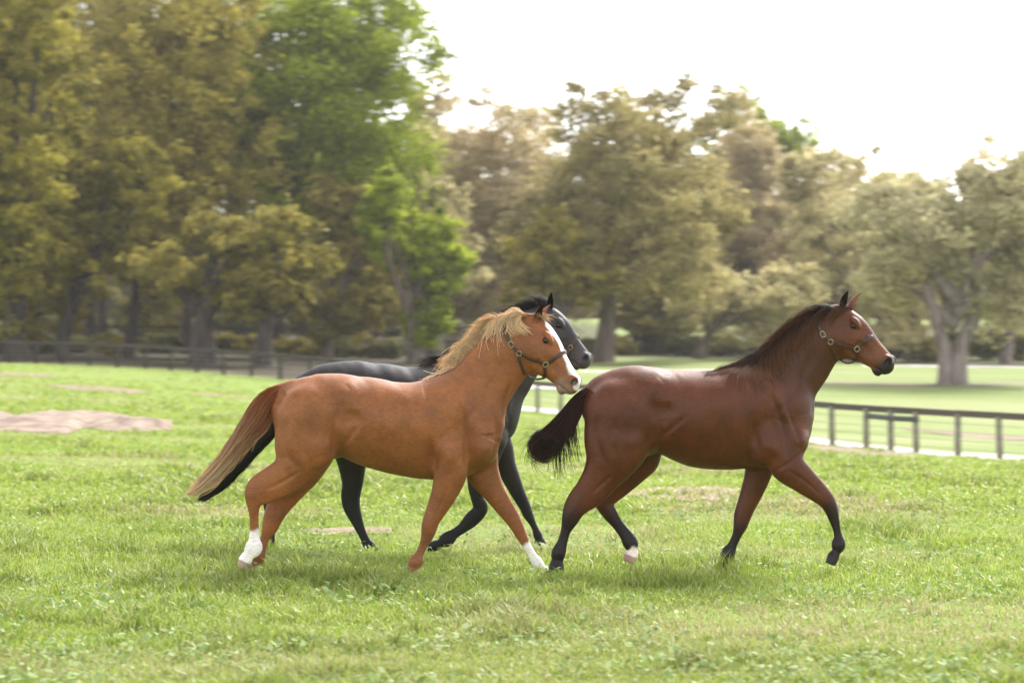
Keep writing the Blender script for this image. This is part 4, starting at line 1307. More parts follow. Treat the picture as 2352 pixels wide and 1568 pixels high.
def patch(name, upper, lower, mat, lift=0.012, rough=.02, seed=1, n=50, m=9, wob=.25):
    """bare ground between a far edge and a near edge, laid on the terrain; ragged ends"""
    U, L = ground_hits(upper), ground_hits(lower)
    t = np.linspace(0, 1, n)
    u = np.stack([np.interp(t, np.linspace(0, 1, len(U)), U[:, k]) for k in (0, 1)], -1)
    l = np.stack([np.interp(t, np.linspace(0, 1, len(L)), L[:, k]) for k in (0, 1)], -1)
    w1 = wob * (vnoise(t * 12 + seed, t * 0 + .5, seed) - .5); w2 = wob * (vnoise(t * 12 + seed + 30, t * 0 + .5, seed) - .5)
    s = np.linspace(0, 1, m)
    ss = s[None, :] * (1 - w1 - w2)[:, None] + w1[:, None]
    P = u[:, None, :] * (1 - ss[..., None]) + l[:, None, :] * ss[..., None]
    Z = ground_z(P[..., 0], P[..., 1]) + lift + rough * np.sin(np.pi * s)[None, :] * (.4 + 1.2 * vnoise(P[..., 0] * 1.6 + seed, P[..., 1] * 1.6, seed + 5))
    V = np.concatenate([P, Z[..., None]], -1).reshape(-1, 3)
    i, j = np.meshgrid(np.arange(n - 1), np.arange(m - 1), indexing='ij')
    F = np.stack([i * m + j, i * m + j + 1, (i + 1) * m + j + 1, (i + 1) * m + j], -1).reshape(-1, 4)
    o = mesh_np(name, V, F, mat)
    tag(o, kind='structure')
    return o, np.concatenate([u, l[::-1]])

BARE = []
def add_patch(*a, **k):
    g = k.pop('g', .5); o, poly_ = patch(*a, **k); BARE.append((poly_, g)); return o
add_patch('sand_patch', [(-260, 962), (-100, 954), (0, 952), (90, 955), (200, 958), (300, 972), (395, 985)], [(-260, 986), (-100, 990), (0, 989), (100, 992), (200, 993), (300, 992), (395, 989)], M_sand, rough=.17, seed=3, g=.22, wob=.5)
add_patch('soil_patch', [(110, 885), (200, 884), (300, 894), (345, 902)], [(110, 889), (200, 898), (300, 904), (345, 905)], M_dirt, seed=4)
add_patch('soil_patch', [(-60, 856), (40, 857), (130, 863)], [(-60, 863), (40, 865), (130, 866)], M_dirt, seed=5)
add_patch('soil_patch', [(430, 904), (500, 905), (575, 911)], [(430, 907), (500, 912), (575, 914)], M_dirt, seed=6)
add_patch('soil_patch', [(690, 1222), (780, 1214), (900, 1216)], [(690, 1228), (780, 1232), (900, 1226)], M_dirt, seed=7, rough=.03, g=.7)
add_patch('soil_patch', [(1430, 1128), (1530, 1118), (1640, 1116), (1730, 1130)], [(1430, 1140), (1530, 1152), (1640, 1150), (1730, 1136)], M_dirt, seed=8, rough=.02, g=.7)
add_patch('soil_patch', [(1800, 1018), (1900, 1024), (2000, 1034), (2120, 1048)], [(1800, 1024), (1900, 1036), (2000, 1046), (2120, 1053)], M_dirt, seed=9)
add_patch('path', [(1160, 930), (1240, 935), (1320, 943), (1500, 958), (1700, 983), (1860, 1005), (2000, 1022), (2180, 1039), (2352, 1047), (2600, 1066)],
          [(1160, 940), (1240, 948), (1320, 955), (1500, 970), (1700, 995), (1860, 1016), (2000, 1033), (2180, 1050), (2352, 1061), (2600, 1083)], M_path, rough=.01, seed=10, n=120, wob=.35, g=.1)
add_patch('soil_patch', [(2080, 985), (2180, 990), (2300, 1000), (2500, 1008)], [(2080, 989), (2180, 999), (2300, 1010), (2500, 1016)], M_dirt, seed=12)
add_patch('path', [(1150, 880), (1230, 881), (1310, 884), (1420, 889)], [(1150, 890), (1230, 893), (1310, 893), (1420, 893)], M_path, seed=13, rough=.01)
add_patch('path', [(1330, 851), (1500, 850), (1700, 848)], [(1330, 855), (1500, 854), (1700, 851)], M_path, seed=14, rough=.01)
add_patch('path', [(1880, 877), (2050, 880), (2200, 881), (2400, 877), (2600, 875)], [(1880, 882), (2050, 886), (2200, 887), (2400, 883), (2600, 880)], M_sand, seed=15, rough=.01)
add_patch('path', [(1980, 838), (2100, 838), (2400, 841)], [(1980, 841), (2100, 842), (2400, 845)], M_path, seed=16, rough=.01)

def in_poly(x, y, P):
    ins = np.zeros(len(x), bool); j = len(P) - 1
    for i in range(len(P)):
        xi, yi = P[i]; xj, yj = P[j]
        c = ((yi > y) != (yj > y)) & (x < (xj - xi) * (y - yi) / (yj - yi + 1e-12) + xi)
        ins ^= c; j = i
    return ins

# ------------------------------------------------------------------ paddock fence (top board, round posts, wires)
M_board = simple_mat('weathered_brown_board', (0.05, 0.036, 0.032), (0.10, 0.075, 0.065), 0.75, 6, bump=.3, stretch=(1, 8, 8))
M_post = simple_mat('weathered_grey_green_post', (0.14, 0.135, 0.09), (0.24, 0.23, 0.17), 0.85, 5, bump=.3)
M_pipe = simple_mat('dark_pipe', (0.035, 0.037, 0.036), (0.07, 0.073, 0.07), 0.4, 9)
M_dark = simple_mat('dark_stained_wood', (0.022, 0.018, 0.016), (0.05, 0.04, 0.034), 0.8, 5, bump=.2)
M_wire = simple_mat('fence_wire', (0.12, 0.11, 0.10), (0.17, 0.16, 0.14), 0.6, 9, metal=.5)

def box_between(a, b, w, h, name, mat, parent, drop=0.0):
    a, b = Vector(a), Vector(b)
    d = (b - a); L = d.length; d.normalize()
    s = Vector((-d.y, d.x, 0)).normalized(); u = d.cross(s)
    if u.z < 0: u = -u
    V = []
    for p in (a, b):
        for sy, sz in ((-1, -1), (1, -1), (1, 1), (-1, 1)):
            V.append(p + s * (sy * w / 2) + u * (sz * h / 2) - Vector((0, 0, drop)))
    F = [(0, 1, 2, 3), (7, 6, 5, 4), (0, 4, 5, 1), (1, 5, 6, 2), (2, 6, 7, 3), (3, 7, 4, 0)]
    return mesh_py(name, [v - parent.location for v in V], F, mat, parent, smooth=False)

_seg = np.r_[0, np.cumsum(np.hypot(*np.diff(FENCE, axis=0).T))]
def fpt(s): return np.interp(s, _seg, FENCE[:, 0]), np.interp(s, _seg, FENCE[:, 1])
def fence_at_px(px):                      # arc length where the fence crosses a bearing
    ss = np.linspace(0, _seg[-1], 6000); X, Y = fpt(ss)
    return ss[np.argmin(np.abs(X / Y - (px - 1176) / FD))]
s_list = list(np.arange(1.0, fence_at_px(1180), 2.3)) + [fence_at_px(p) for p in (1183, 1235, 1287, 1345, 1405, 1470, 1535, 1600, 1668, 1740, 1825, 1912, 1990, 2047, 2105, 2200, 2297, 2398, 2500, 2605)]
X0, Y0_ = fpt(fence_at_px(1600))
fence = empty('paddock_fence', (X0, Y0_, gz(X0, Y0_)))
tag(fence, 'long low paddock fence with one dark top board and round posts', 'fence')
posts = []
pm = None
for k, s in enumerate(s_list):
    x, y = fpt(s); z = gz(x, y)
    posts.append(Vector((x, y, z)))
    hgt = 1.10
    if pm is None:
        zz = np.array([-.25, .6, 1.06, 1.10]); V, F = sweep([np.c_[zz * 0, zz * 0, zz]], [np.array([.09, .088, .085, .07])], 9)
        o = mesh_py('post', V, F, M_post, fence); pm = o.data
    else:
        o = link(bpy.data.objects.new('post', pm), fence)
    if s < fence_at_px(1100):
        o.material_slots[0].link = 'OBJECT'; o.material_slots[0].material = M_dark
    o.location = Vector((x, y, z)) - fence.location
    o.rotation_euler = (R(random.uniform(-1.5, 1.5)), R(random.uniform(-1.5, 1.5)), random.uniform(0, 6))
wires = []
for i in range(len(posts) - 1):
    a, b = posts[i], posts[i + 1]
    if i % 2 == 0 or i > len(posts) - 3:
        j = min(i + 2, len(posts) - 1) if i % 2 == 0 else i + 1
        c = posts[j]
        d = (c - a).normalized() * .004
        jit = random.uniform(-.012, .012)
        box_between(a + Vector((0, 0, 1.12 + jit)) + d, c + Vector((0, 0, 1.12 + jit)) - d, .10 + .01 * random.random(), .17, 'rail', M_dark if s_list[i] < fence_at_px(1100) else M_board, fence)
    for hz in (.2, .42, .64, .86):
        wires.append(np.array([a + Vector((0, -.09, hz)), b + Vector((0, -.09, hz))]))
V, F = sweep([w - np.array(fence.location) for w in wires], [.006] * len(wires), 4, caps=False)
o = mesh_np('wire', V, F, M_wire, fence); o['kind'] = 'stuff'
i0 = s_list.index(fence_at_px(1990))
pp = [posts[i0], posts[i0 + 1], posts[i0 + 2]]
pts = np.array([p + Vector((0, -.20, .90)) for p in pp]); pts[1, 2] -= .01
V, F = sweep([pts - np.array(fence.location)], [.075], 10)
mesh_py('pipe_rail', V, F, M_pipe, fence)

# second fence far behind the left-hand oaks
fa, fb = at(-140, 815, 152), at(1250, 815, 168)
back = empty('wire_fence', ((fa.x + fb.x) / 2, (fa.y + fb.y) / 2, gz((fa.x + fb.x) / 2, (fa.y + fb.y) / 2)))
tag(back, 'taller dark fence of thin posts and rails far behind the left oaks', 'fence')
n = 30; pm = None; prev = None
for i in range(n):
    t = i / (n - 1); x, y = fa.x + (fb.x - fa.x) * t, fa.y + (fb.y - fa.y) * t; z = gz(x, y)
    P = Vector((x, y, z))
    if pm is None:
        V, F = sweep([np.array([[0, 0, -.2], [0, 0, 1.0], [0, 0, 2.0]])], [.075], 7)
        o = mesh_py('post', V, F, M_dark, back); pm = o.data
    else: o = link(bpy.data.objects.new('post', pm), back)
    o.location = P - back.location
    if prev is not None:
        for hz in (1.9, 1.0):
            box_between(prev + Vector((0, -.1, hz)), P + Vector((0, -.1, hz)), .05, .13, 'rail', M_dark, back)
    prev = P

# ------------------------------------------------------------------ trees
M_bark = simple_mat('grey_brown_bark', (0.06, 0.045, 0.036), (0.17, 0.135, 0.115), 0.95, 3, bump=.8, stretch=(1, 1, .25))
M_bark_pale = simple_mat('pale_oak_bark', (0.12, 0.095, 0.085), (0.26, 0.215, 0.20), 0.95, 3, bump=.8, stretch=(1, 1, .25))
M_bark_dark = simple_mat('dark_bark', (0.025, 0.02, 0.018), (0.07, 0.055, 0.048), 0.95, 3, bump=.8, stretch=(1, 1, .25))
LEAF = dict(
    olive=leaf_mat('olive_leaves', (.070, .068, .010), (.44, .375, .055), .45),
    gold=leaf_mat('golden_olive_leaves', (.100, .090, .016), (.50, .415, .085), .45),
    brown=leaf_mat('brownish_olive_leaves', (.135, .118, .050), (.52, .44, .18), .5),
    grey=leaf_mat('grey_green_leaves', (.190, .175, .095), (.54, .49, .27), .5),
    green=leaf_mat('spring_green_leaves', (.050, .080, .005), (.43, .49, .045), .5),
    drab=leaf_mat('drab_olive_leaves', (.070, .066, .014), (.40, .335, .075), .45),
    tan=leaf_mat('tan_catkin_leaves', (.28, .230, .125), (.68, .565, .32), .55),
    pale=leaf_mat('pale_olive_leaves', (.25, .222, .105), (.64, .565, .29), .55),
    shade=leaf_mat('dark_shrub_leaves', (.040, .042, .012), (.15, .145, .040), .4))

def leaf_quads(P, N, s, r):
    n = len(P)
    a = np.cross(N, r.normal(0, 1, (n, 3))); a /= np.linalg.norm(a, axis=1)[:, None] + 1e-9
    b = np.cross(N, a)
    a = a * (s * (.7 + .6 * r.random(n)))[:, None]; b = b * (s * (.45 + .4 * r.random(n)))[:, None]
    V = np.stack([P - a, P + b * .9 - a * .1, P + a, P - b * .9 + a * .1], 1).reshape(-1, 3)
    F = np.arange(n * 4).reshape(-1, 4)
    return V, F

def crown_points(c, rad, nlobe, nsub, per, r, low=.95, lobe=.38, sub=.115, flat=.7):
    """foliage: big uneven boughs inside an ellipsoid, small sprays on each bough, leaves scattered loosely over each spray"""
    R3 = np.array(rad); m = (R3[0] * 2 + R3[1]) / 3
    cen = []
    while len(cen) < nlobe:
        d = r.normal(0, 1, 3); d /= np.linalg.norm(d)
        box = (np.abs(d) ** 3.2).sum() ** (-1 / 3.2)          # a full, broad-shouldered outline rather than an egg
        p = d * box * (1 - lobe * .72) * (.25 + .78 * r.random() ** .45)
        if p[2] < -low: continue
        if cen and min(np.linalg.norm(p - q) for q in cen) < .22 * r.random() + .08: continue
        cen.append(p)
    cen = np.array(cen)
    rl = lobe * (.65 + .65 * r.random(nlobe))
    d = r.normal(0, 1, (nlobe, nsub, 3)); d /= np.linalg.norm(d, axis=2, keepdims=True)
    rr = .45 + .62 * r.random((nlobe, nsub, 1)) ** .7
    sc = cen[:, None, :] + d * rr * rl[:, None, None] * np.array([1, 1, .85])
    sc = sc.reshape(-1, 3); ns = len(sc)
    tone_l = np.repeat(r.random(nlobe), nsub); tone_s = r.random(ns)
    rs = sub * (.6 + .8 * r.random(ns))
    g = r.normal(0, .52, (ns, per, 3)); g[..., 2] *= flat
    g[..., 2] -= .12 * (g[..., 0] ** 2 + g[..., 1] ** 2)
    P = c + sc[:, None, :] * R3 + g * rs[:, None, None] * m
    N = g / (np.linalg.norm(g, axis=2, keepdims=True) + 1e-6) + .5 * np.repeat(d.reshape(-1, 1, 3), per, 1)
    tone = np.clip(.30 * tone_l[:, None] + .55 * tone_s[:, None] ** 1.3 + .28 * r.random((ns, per)) + .18 * np.clip(g[..., 2], -1, 1), 0, 1)  # spray tops paler: light and shade put into the leaf tone
    return c + cen * R3, P.reshape(-1, 3), N.reshape(-1, 3), tone.reshape(-1)

def tree(px, py, Y, crown, tw, leaf, label, bark=None, dens=1.0, leafs=.185, clump=.112, seed=1, fork=False, name='oak_tree', low=.95, dy=0, group='oaks and other trees beyond the paddock'):
    r = np.random.default_rng(seed)
    b = at(px, py, Y); b.z = gz(b.x, b.y)
    l, rt, tp, bt = crown
    if px < 1150: bt += 6
    Yc = Y + dy
    cx = ((l + rt) / 2 - 1176) / FD * Yc; rx = (rt - l) / 2 / FD * Yc
    z1 = CAMZ - (tp - 770) / FD * Yc; z0 = CAMZ - (bt - 770) / FD * Yc
    cz = (z0 + z1) / 2; rz = (z1 - z0) / 2
    ry = min(rx, 8.0) * .9
    root = empty(name, b); tag(root, label, 'tree', group)
    area = rx * rz
    ntot = int(np.clip(area * 560 * dens, 10000, 34000 * max(1.0, dens)))
    nlobe = int(np.clip(area * .30, 12, 30)); nsub = 24
    ctr = np.array([cx, Yc, cz])
    cen, P, N, tone = crown_points(ctr, (rx * 1.1, ry * 1.1, rz * 1.06), nlobe, nsub, max(ntot // (nlobe * nsub), 8), r, low, sub=clump)
    keep = P[:, 2] > b.z + .9
    P, N, tone = P[keep], N[keep], tone[keep]
    N = N * .6 + r.normal(0, .6, N.shape) + np.array([0, -.15, .35]); N /= np.linalg.norm(N, axis=1)[:, None]
    V, F = leaf_quads(P, N, leafs * (.6 + .8 * r.random(len(P))), r)
    col = np.repeat(np.stack([tone, tone, tone], -1), 4, 0)
    mesh_np('crown', V - np.array(b), F, LEAF[leaf], root, col=col, smooth=False)
    # trunk, flared at the foot, limbs reaching into the crown
    bark = bark or M_bark
    tr = tw / 2 / FD * Y
    zt = max(z0 + .25 * (z1 - z0) - b.z, 2.5)
    top = np.array([(cx - b.x) * .35, (Yc - b.y) * .4, zt])
    fl = max(z0 - b.z, 1.5)
    paths, rads = [], []
    if fork:
        for sgn in (-1, 1):
            m = np.array([[sgn * tr * .40, 0, -.3], [sgn * tr * .38, 0, .5], [sgn * tr * .42, 0, fl * .55], [sgn * tr * .85, sgn * .3, fl * .95], [sgn * tr * 2.2 + top[0] * .5, sgn * .8, zt]])
            paths.append(catmull(m, 4)); rads.append(np.interp(np.linspace(0, 1, len(paths[-1])), [0, .1, .3, 1], [tr * .95, tr * .68, tr * .60, tr * .34]))
    else:
        m = np.array([[0, 0, -.3], [r.normal(0, .05), 0, .5], [r.normal(0, .15) + top[0] * .2, r.normal(0, .1), fl * .6], [top[0] * .55, top[1] * .5, fl + .2 * (zt - fl)], list(top)])
        paths.append(catmull(m, 4)); rads.append(np.interp(np.linspace(0, 1, len(paths[-1])), [0, .08, .22, 1], [tr * 1.55, tr * 1.1, tr * .95, tr * .45]))
    V, F = sweep(paths, rads, 10)
    trunk = mesh_py('trunk', V, F, bark, root)
    nl = 9
    ord_ = r.permutation(len(cen))[:nl]
    paths, rads = [], []
    for k in ord_:
        e = cen[k] - np.array(b)
        s = np.array(paths[0][0]) * 0 + (np.array([top[0] * .55, top[1] * .5, fl + .2 * (zt - fl)]) * (1 - (k % 5) / 6) + top * (k % 5) / 6) if paths else np.array([top[0] * .55, top[1] * .5, fl + .1 * (zt - fl)])
        mid = s * .5 + e * .5 + np.array([0, 0, .08 * np.linalg.norm(e - s)]) + r.normal(0, .3, 3)
        paths.append(catmull(np.array([s, mid, e]), 5)); rads.append(np.linspace(tr * .42, tr * .07, len(paths[-1])))
    V, F = sweep(paths, rads, 6)
    mesh_py('limb', V, F, bark, root)
    return root

T = tree
T(40, 828, 121, (-190, 250, -150, 740), 72, 'olive', 'huge olive oak with a thick trunk at the far left edge of the trees', M_bark_dark, 1.1, seed=101)
T(145, 826, 126, (70, 400, 200, 742), 40, 'olive', 'olive oak with a slim dark trunk right of the far-left oak', M_bark_dark, 1.0, seed=102)
T(300, 822, 138, (110, 610, -170, 690), 34, 'gold', 'very tall golden olive oak rising out of the top of the picture', M_bark_dark, 1.1, seed=103)
T(466, 834, 117, (320, 640, 470, 745), 72, 'drab', 'low spreading olive oak with a short stout black trunk behind the fence', M_bark_dark, 1.2, seed=104)
T(606, 832, 114, (490, 800, 470, 748), 54, 'drab', 'drab oak with a square dark trunk, lower boughs nearly at the fence', M_bark_dark, 1.2, seed=105)
T(642, 828, 144, (420, 1005, -130, 500), 32, 'green', 'tall bright green tree whose dark stem shows below its crown', M_bark_dark, 2.0, seed=106, clump=.15, name='leafy_tree', low=.75)
T(430, 826, 152, (350, 620, 0, 600), 30, 'olive', 'golden oak whose crown touches the left side of the tall green tree', M_bark_dark, 1.0, seed=107)
T(752, 826, 136, (640, 930, 400, 770), 36, 'drab', 'grey-olive oak with a reddish trunk between the black-trunked oak and the bright green tree', M_bark, 1.1, seed=108)
T(953, 832, 127, (815, 1060, 390, 790), 42, 'green', 'bright green tree with boughs hanging low over a short brown trunk', M_bark, 1.7, seed=109, name='leafy_tree', low=.9)
T(1105, 828, 176, (930, 1320, 210, 800), 30, 'tan', 'hazy pinkish-tan tree right of the bright green trees', M_bark_pale, 1.7, seed=110, clump=.15)
T(1010, 828, 162, (910, 1150, 275, 700), 24, 'pale', 'pale yellow-olive tree just behind the right side of the tall green tree', M_bark_pale, .9, seed=111)
T(985, 826, 186, (930, 1050, 165, 420), 20, 'tan', 'thin bare-twigged tan tree showing above the pale yellow-olive tree', M_bark_pale, .5, seed=112)
T(1385, 832, 146, (1200, 1720, 180, 720), 58, 'brown', 'big brownish olive oak with a thick leaning trunk in the middle distance', M_bark, 1.3, seed=113)
T(1290, 830, 141, (1150, 1420, 440, 740), 30, 'gold', 'low golden oak in front of the big brownish oak, above the grey horse', M_bark, 1.1, seed=114)
T(1605, 824, 154, (1560, 1880, 540, 800), 32, 'pale', 'low pale olive oak with a slim dark trunk and a bough reaching right', M_bark, 1.0, seed=115)
T(1735, 822, 198, (1620, 1880, 245, 760), 24, 'tan', 'far pinkish-tan tree between the big oak and the pale right-hand oaks', M_bark_pale, 1.3, seed=116, clump=.15)
T(1745, 822, 222, (1590, 1880, 222, 480), 24, 'green', 'distant light green tree top showing above the tan tree', M_bark_pale, .8, seed=117, name='leafy_tree')
T(1960, 826, 166, (1780, 2150, 300, 780), 36, 'pale', 'pale olive oak standing behind the head of the bay horse', M_bark_pale, .95, seed=118)
T(2188, 882, 118, (1950, 2520, 320, 765), 70, 'grey', 'old forked pale-trunked oak standing alone on the lawn at the right', M_bark_pale, .9, seed=119, fork=True)
T(2312, 832, 168, (2190, 2540, 275, 790), 30, 'tan', 'hazy grey-tan tree at the far right edge behind the forked oak', M_bark_pale, .8, seed=120)
T(1460, 826, 180, (1390, 1530, 590, 790), 20, 'drab', 'small thin-trunked oak right of the thick leaning trunk', M_bark_dark, 1.0, seed=121)
T(1516, 826, 184, (1470, 1620, 600, 800), 18, 'drab', 'second small thin-trunked oak, nearer the slim pale olive oak', M_bark_dark, 1.0, seed=122)
T(-120, 828, 140, (-330, 90, -250, 720), 44, 'olive', 'tall olive oak mostly outside the left edge of the picture', M_bark_dark, 1.0, seed=123)
T(2090, 828, 176, (2000, 2230, 380, 790), 26, 'pale', 'pale oak filling the gap left of the forked oak', M_bark_pale, .9, seed=124)
T(860, 826, 165, (760, 980, 330, 760), 26, 'gold', 'golden oak seen between the two bright green trees', M_bark, .9, seed=125)
T(235, 826, 160, (20, 420, -60, 620), 30, 'drab', 'dull olive oak deep behind the far-left oaks', M_bark_dark, 1.0, seed=126)

T(205, 824, 172, (-60, 420, -220, 520), 32, 'olive', 'tall olive oak behind the golden oak that leaves the top of the picture', M_bark_dark, 1.2, seed=141)
T(700, 824, 180, (500, 930, 40, 560), 32, 'drab', 'olive oak standing right behind the tall bright green tree', M_bark_dark, 1.2, seed=142)
T(330, 824, 176, (170, 520, 300, 800), 30, 'drab', 'low drab oak deep behind the stout black trunk', M_bark_dark, 1.2, seed=143)
T(1280, 824, 190, (1120, 1420, 225, 780), 28, 'tan', 'hazy tan oak filling in behind the low golden oak', M_bark_pale, 1.2, seed=144, clump=.15)
T(1490, 824, 188, (1330, 1660, 230, 780), 28, 'brown', 'olive oak behind the crown of the big brownish oak', M_bark_dark, 1.2, seed=145)
T(1905, 824, 192, (1740, 2060, 330, 790), 26, 'tan', 'tan oak between the far pinkish-tan tree and the pale oak behind the bay head', M_bark_pale, 1.2, seed=146)
T(50, 826, 131, (-120, 210, 330, 790), 42, 'drab', 'drab oak with low boughs just behind the far-left oak', M_bark_dark, 1.2, seed=147)
T(560, 824, 192, (380, 760, 180, 760), 30, 'drab', 'dull olive oak far behind, filling the space under the tall green tree', M_bark_dark, 1.0, seed=131)
T(815, 824, 196, (660, 960, 300, 770), 28, 'drab', 'far drab oak behind the golden oak between the green trees', M_bark_dark, 1.0, seed=132)
T(1190, 824, 200, (1060, 1330, 250, 770), 28, 'tan', 'far tan oak closing the gap between the pinkish-tan tree and the big oak', M_bark_pale, 1.0, seed=133)
T(1560, 824, 204, (1420, 1720, 300, 770), 28, 'drab', 'far drab oak behind the right half of the big brownish oak', M_bark_pale, 1.0, seed=134)
T(1830, 824, 206, (1700, 1990, 400, 780), 26, 'tan', 'far tan tree behind the pale oaks left of the bay head', M_bark_pale, 1.0, seed=135)
T(2020, 824, 208, (1880, 2160, 370, 780), 26, 'drab', 'far drab oak behind the pale oak above the bay head', M_bark_pale, 1.0, seed=136)
T(2240, 824, 210, (2100, 2420, 400, 780), 26, 'pale', 'far pale oak behind the crown of the forked oak', M_bark_pale, 1.0, seed=137)
T(60, 824, 188, (-120, 240, 60, 760), 30, 'drab', 'dark olive oak at the back of the far-left group', M_bark_dark, 1.0, seed=138)

# shrubs along the far edge of the lawn
def shrub(px, py, Y, w, h, leaf, label, seed):
    r = np.random.default_rng(seed)
    b = at(px, py, Y); b.z = gz(b.x, b.y)
    root = empty('shrub', b); tag(root, label, 'shrub', 'shrubs under the far trees')
    rx = w / 2 / FD * Y; rz = h / 2 / FD * Y
    cen, P, N, tone = crown_points(np.array([b.x, b.y, b.z + rz * .95]), (rx, 1.8, rz), 7, 12, 36, r, .9, .45, .2)
    k = P[:, 2] > b.z + .05; P, N, tone = P[k], N[k], tone[k]
    N = N * .6 + r.normal(0, .6, N.shape) + np.array([0, 0, .3]); N /= np.linalg.norm(N, axis=1)[:, None]
    V, F = leaf_quads(P, N, .20 * (.6 + .8 * r.random(len(P))), r)
    mesh_np('foliage', V - np.array(b), F, LEAF[leaf], root, col=np.repeat(np.stack([tone] * 3, -1), 4, 0), smooth=False)
    paths = [catmull(np.array([[r.normal(0, .1), r.normal(0, .1), -.1], [r.normal(0, .25), r.normal(0, .2), rz * .7], list((c - np.array(b)))]), 3) for c in cen[:5]]
    V, F = sweep(paths, [np.linspace(.06, .02, len(p)) for p in paths], 5)
    mesh_py('stem', V, F, M_bark_dark, root)
desc = ['behind the slim dark trunk at the left', 'between the stout black trunk and the square dark trunk', 'in the shade at the far left edge', 'behind the reddish trunk', 'in the gap right of the slim left trunk', 'under the golden oak boughs', 'behind the thick leaning trunk', 'left of the small thin trunks', 'between the small thin trunks', 'behind the slim dark trunk', 'below the reaching bough', 'left of the bay mane', 'behind the bay neck', 'behind the bay head',
        'right of the bay muzzle', 'halfway from the bay muzzle to the forked oak', 'just left of the forked oak', 'behind the forked trunk', 'right of the forked trunk', 'at the right edge of the lawn', 'under the far-left oak', 'left of the stout black trunk', 'right of the square dark trunk', 'behind the low bright green boughs', 'above the back of the grey horse']
pxs = [185, 535, 5, 775, 260, 320, 1340, 1420, 1490, 1560, 1650, 1735, 1815, 1900, 1985, 2060, 2125, 2200, 2275, 2350, 70, 380, 690, 880, 1060]
for i, (px, d) in enumerate(zip(pxs, desc)):
    right = px > 1200
    r = np.random.default_rng(500 + i)
    shrub(px, 828, (178 if right else 148) + r.uniform(-5, 8), 100 + 50 * r.random(), (44 if px < 1640 else 74) * (.8 + .4 * r.random()), ['shade', 'drab'][i % 3 == 1], ('dark rounded shrub ' if i % 3 != 1 else 'olive brushy shrub ') + d, 600 + i)

FAR = ['at the left picture edge', 'just right of the far-left oak', 'past the slim left trunk', 'left of the middle of the left oaks', 'left of the stout black trunk', 'right of the stout black trunk', 'behind the square dark trunk', 'right of the square dark trunk', 'behind the reddish trunk', 'left of the low bright green tree', 'right of the low bright green tree']
for i, px in enumerate((-30, 75, 190, 300, 395, 500, 590, 690, 800, 905, 1010)):
    r = np.random.default_rng(700 + i)
    Y = 205 + r.uniform(-12, 12)
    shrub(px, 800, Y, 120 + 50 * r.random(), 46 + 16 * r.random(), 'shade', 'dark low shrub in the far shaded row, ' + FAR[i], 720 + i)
for o in COL.objects:
    if o.get('label', '').startswith('dark low shrub in the far'): o['group'] = 'far row of low shrubs at the left'

# the wood that closes the view
r = np.random.default_rng(77)
Ps, Ns, Ts = [], [], []
for i in range(210):
    x = -130 + 260 * (i + r.random()) / 150; y = 300 + r.normal(0, 14); z = gz(x, min(y, 330))
    hh = 11 + 6 * r.random()
    cen, P, N, tone = crown_points(np.array([x, y, z + hh * .45]), (3.8, 3, hh * .6), 6, 10, 22, r, .95, .5, .3)
    Ps.append(P); Ns.append(N); Ts.append(np.clip(tone * .6 + .4 * r.random(), 0, 1))
for i in range(150):                      # undergrowth at the wood's edge
    x = -130 + 260 * (i + r.random()) / 150; y = 284 + r.normal(0, 4); z = gz(x, y)
    cen, P, N, tone = crown_points(np.array([x, y, z + 2.2]), (2.2, 1.5, 2.6), 4, 7, 16, r, .95, .5, .3)
    Ps.append(P); Ns.append(N); Ts.append(np.clip(tone * .4 + .2 * r.random(), 0, 1))
P, N, tone = np.concatenate(Ps), np.concatenate(Ns), np.concatenate(Ts)
N = N + r.normal(0, .6, N.shape); N /= np.linalg.norm(N, axis=1)[:, None]
V, F = leaf_quads(P, N, np.full(len(P), .85), r)
wood = mesh_np('distant_wood', V, F, LEAF['drab'], col=np.repeat(np.stack([tone] * 3, -1), 4, 0), smooth=False)
tag(wood, 'distant olive-brown wood closing the view behind the trees', 'wood', kind='stuff')

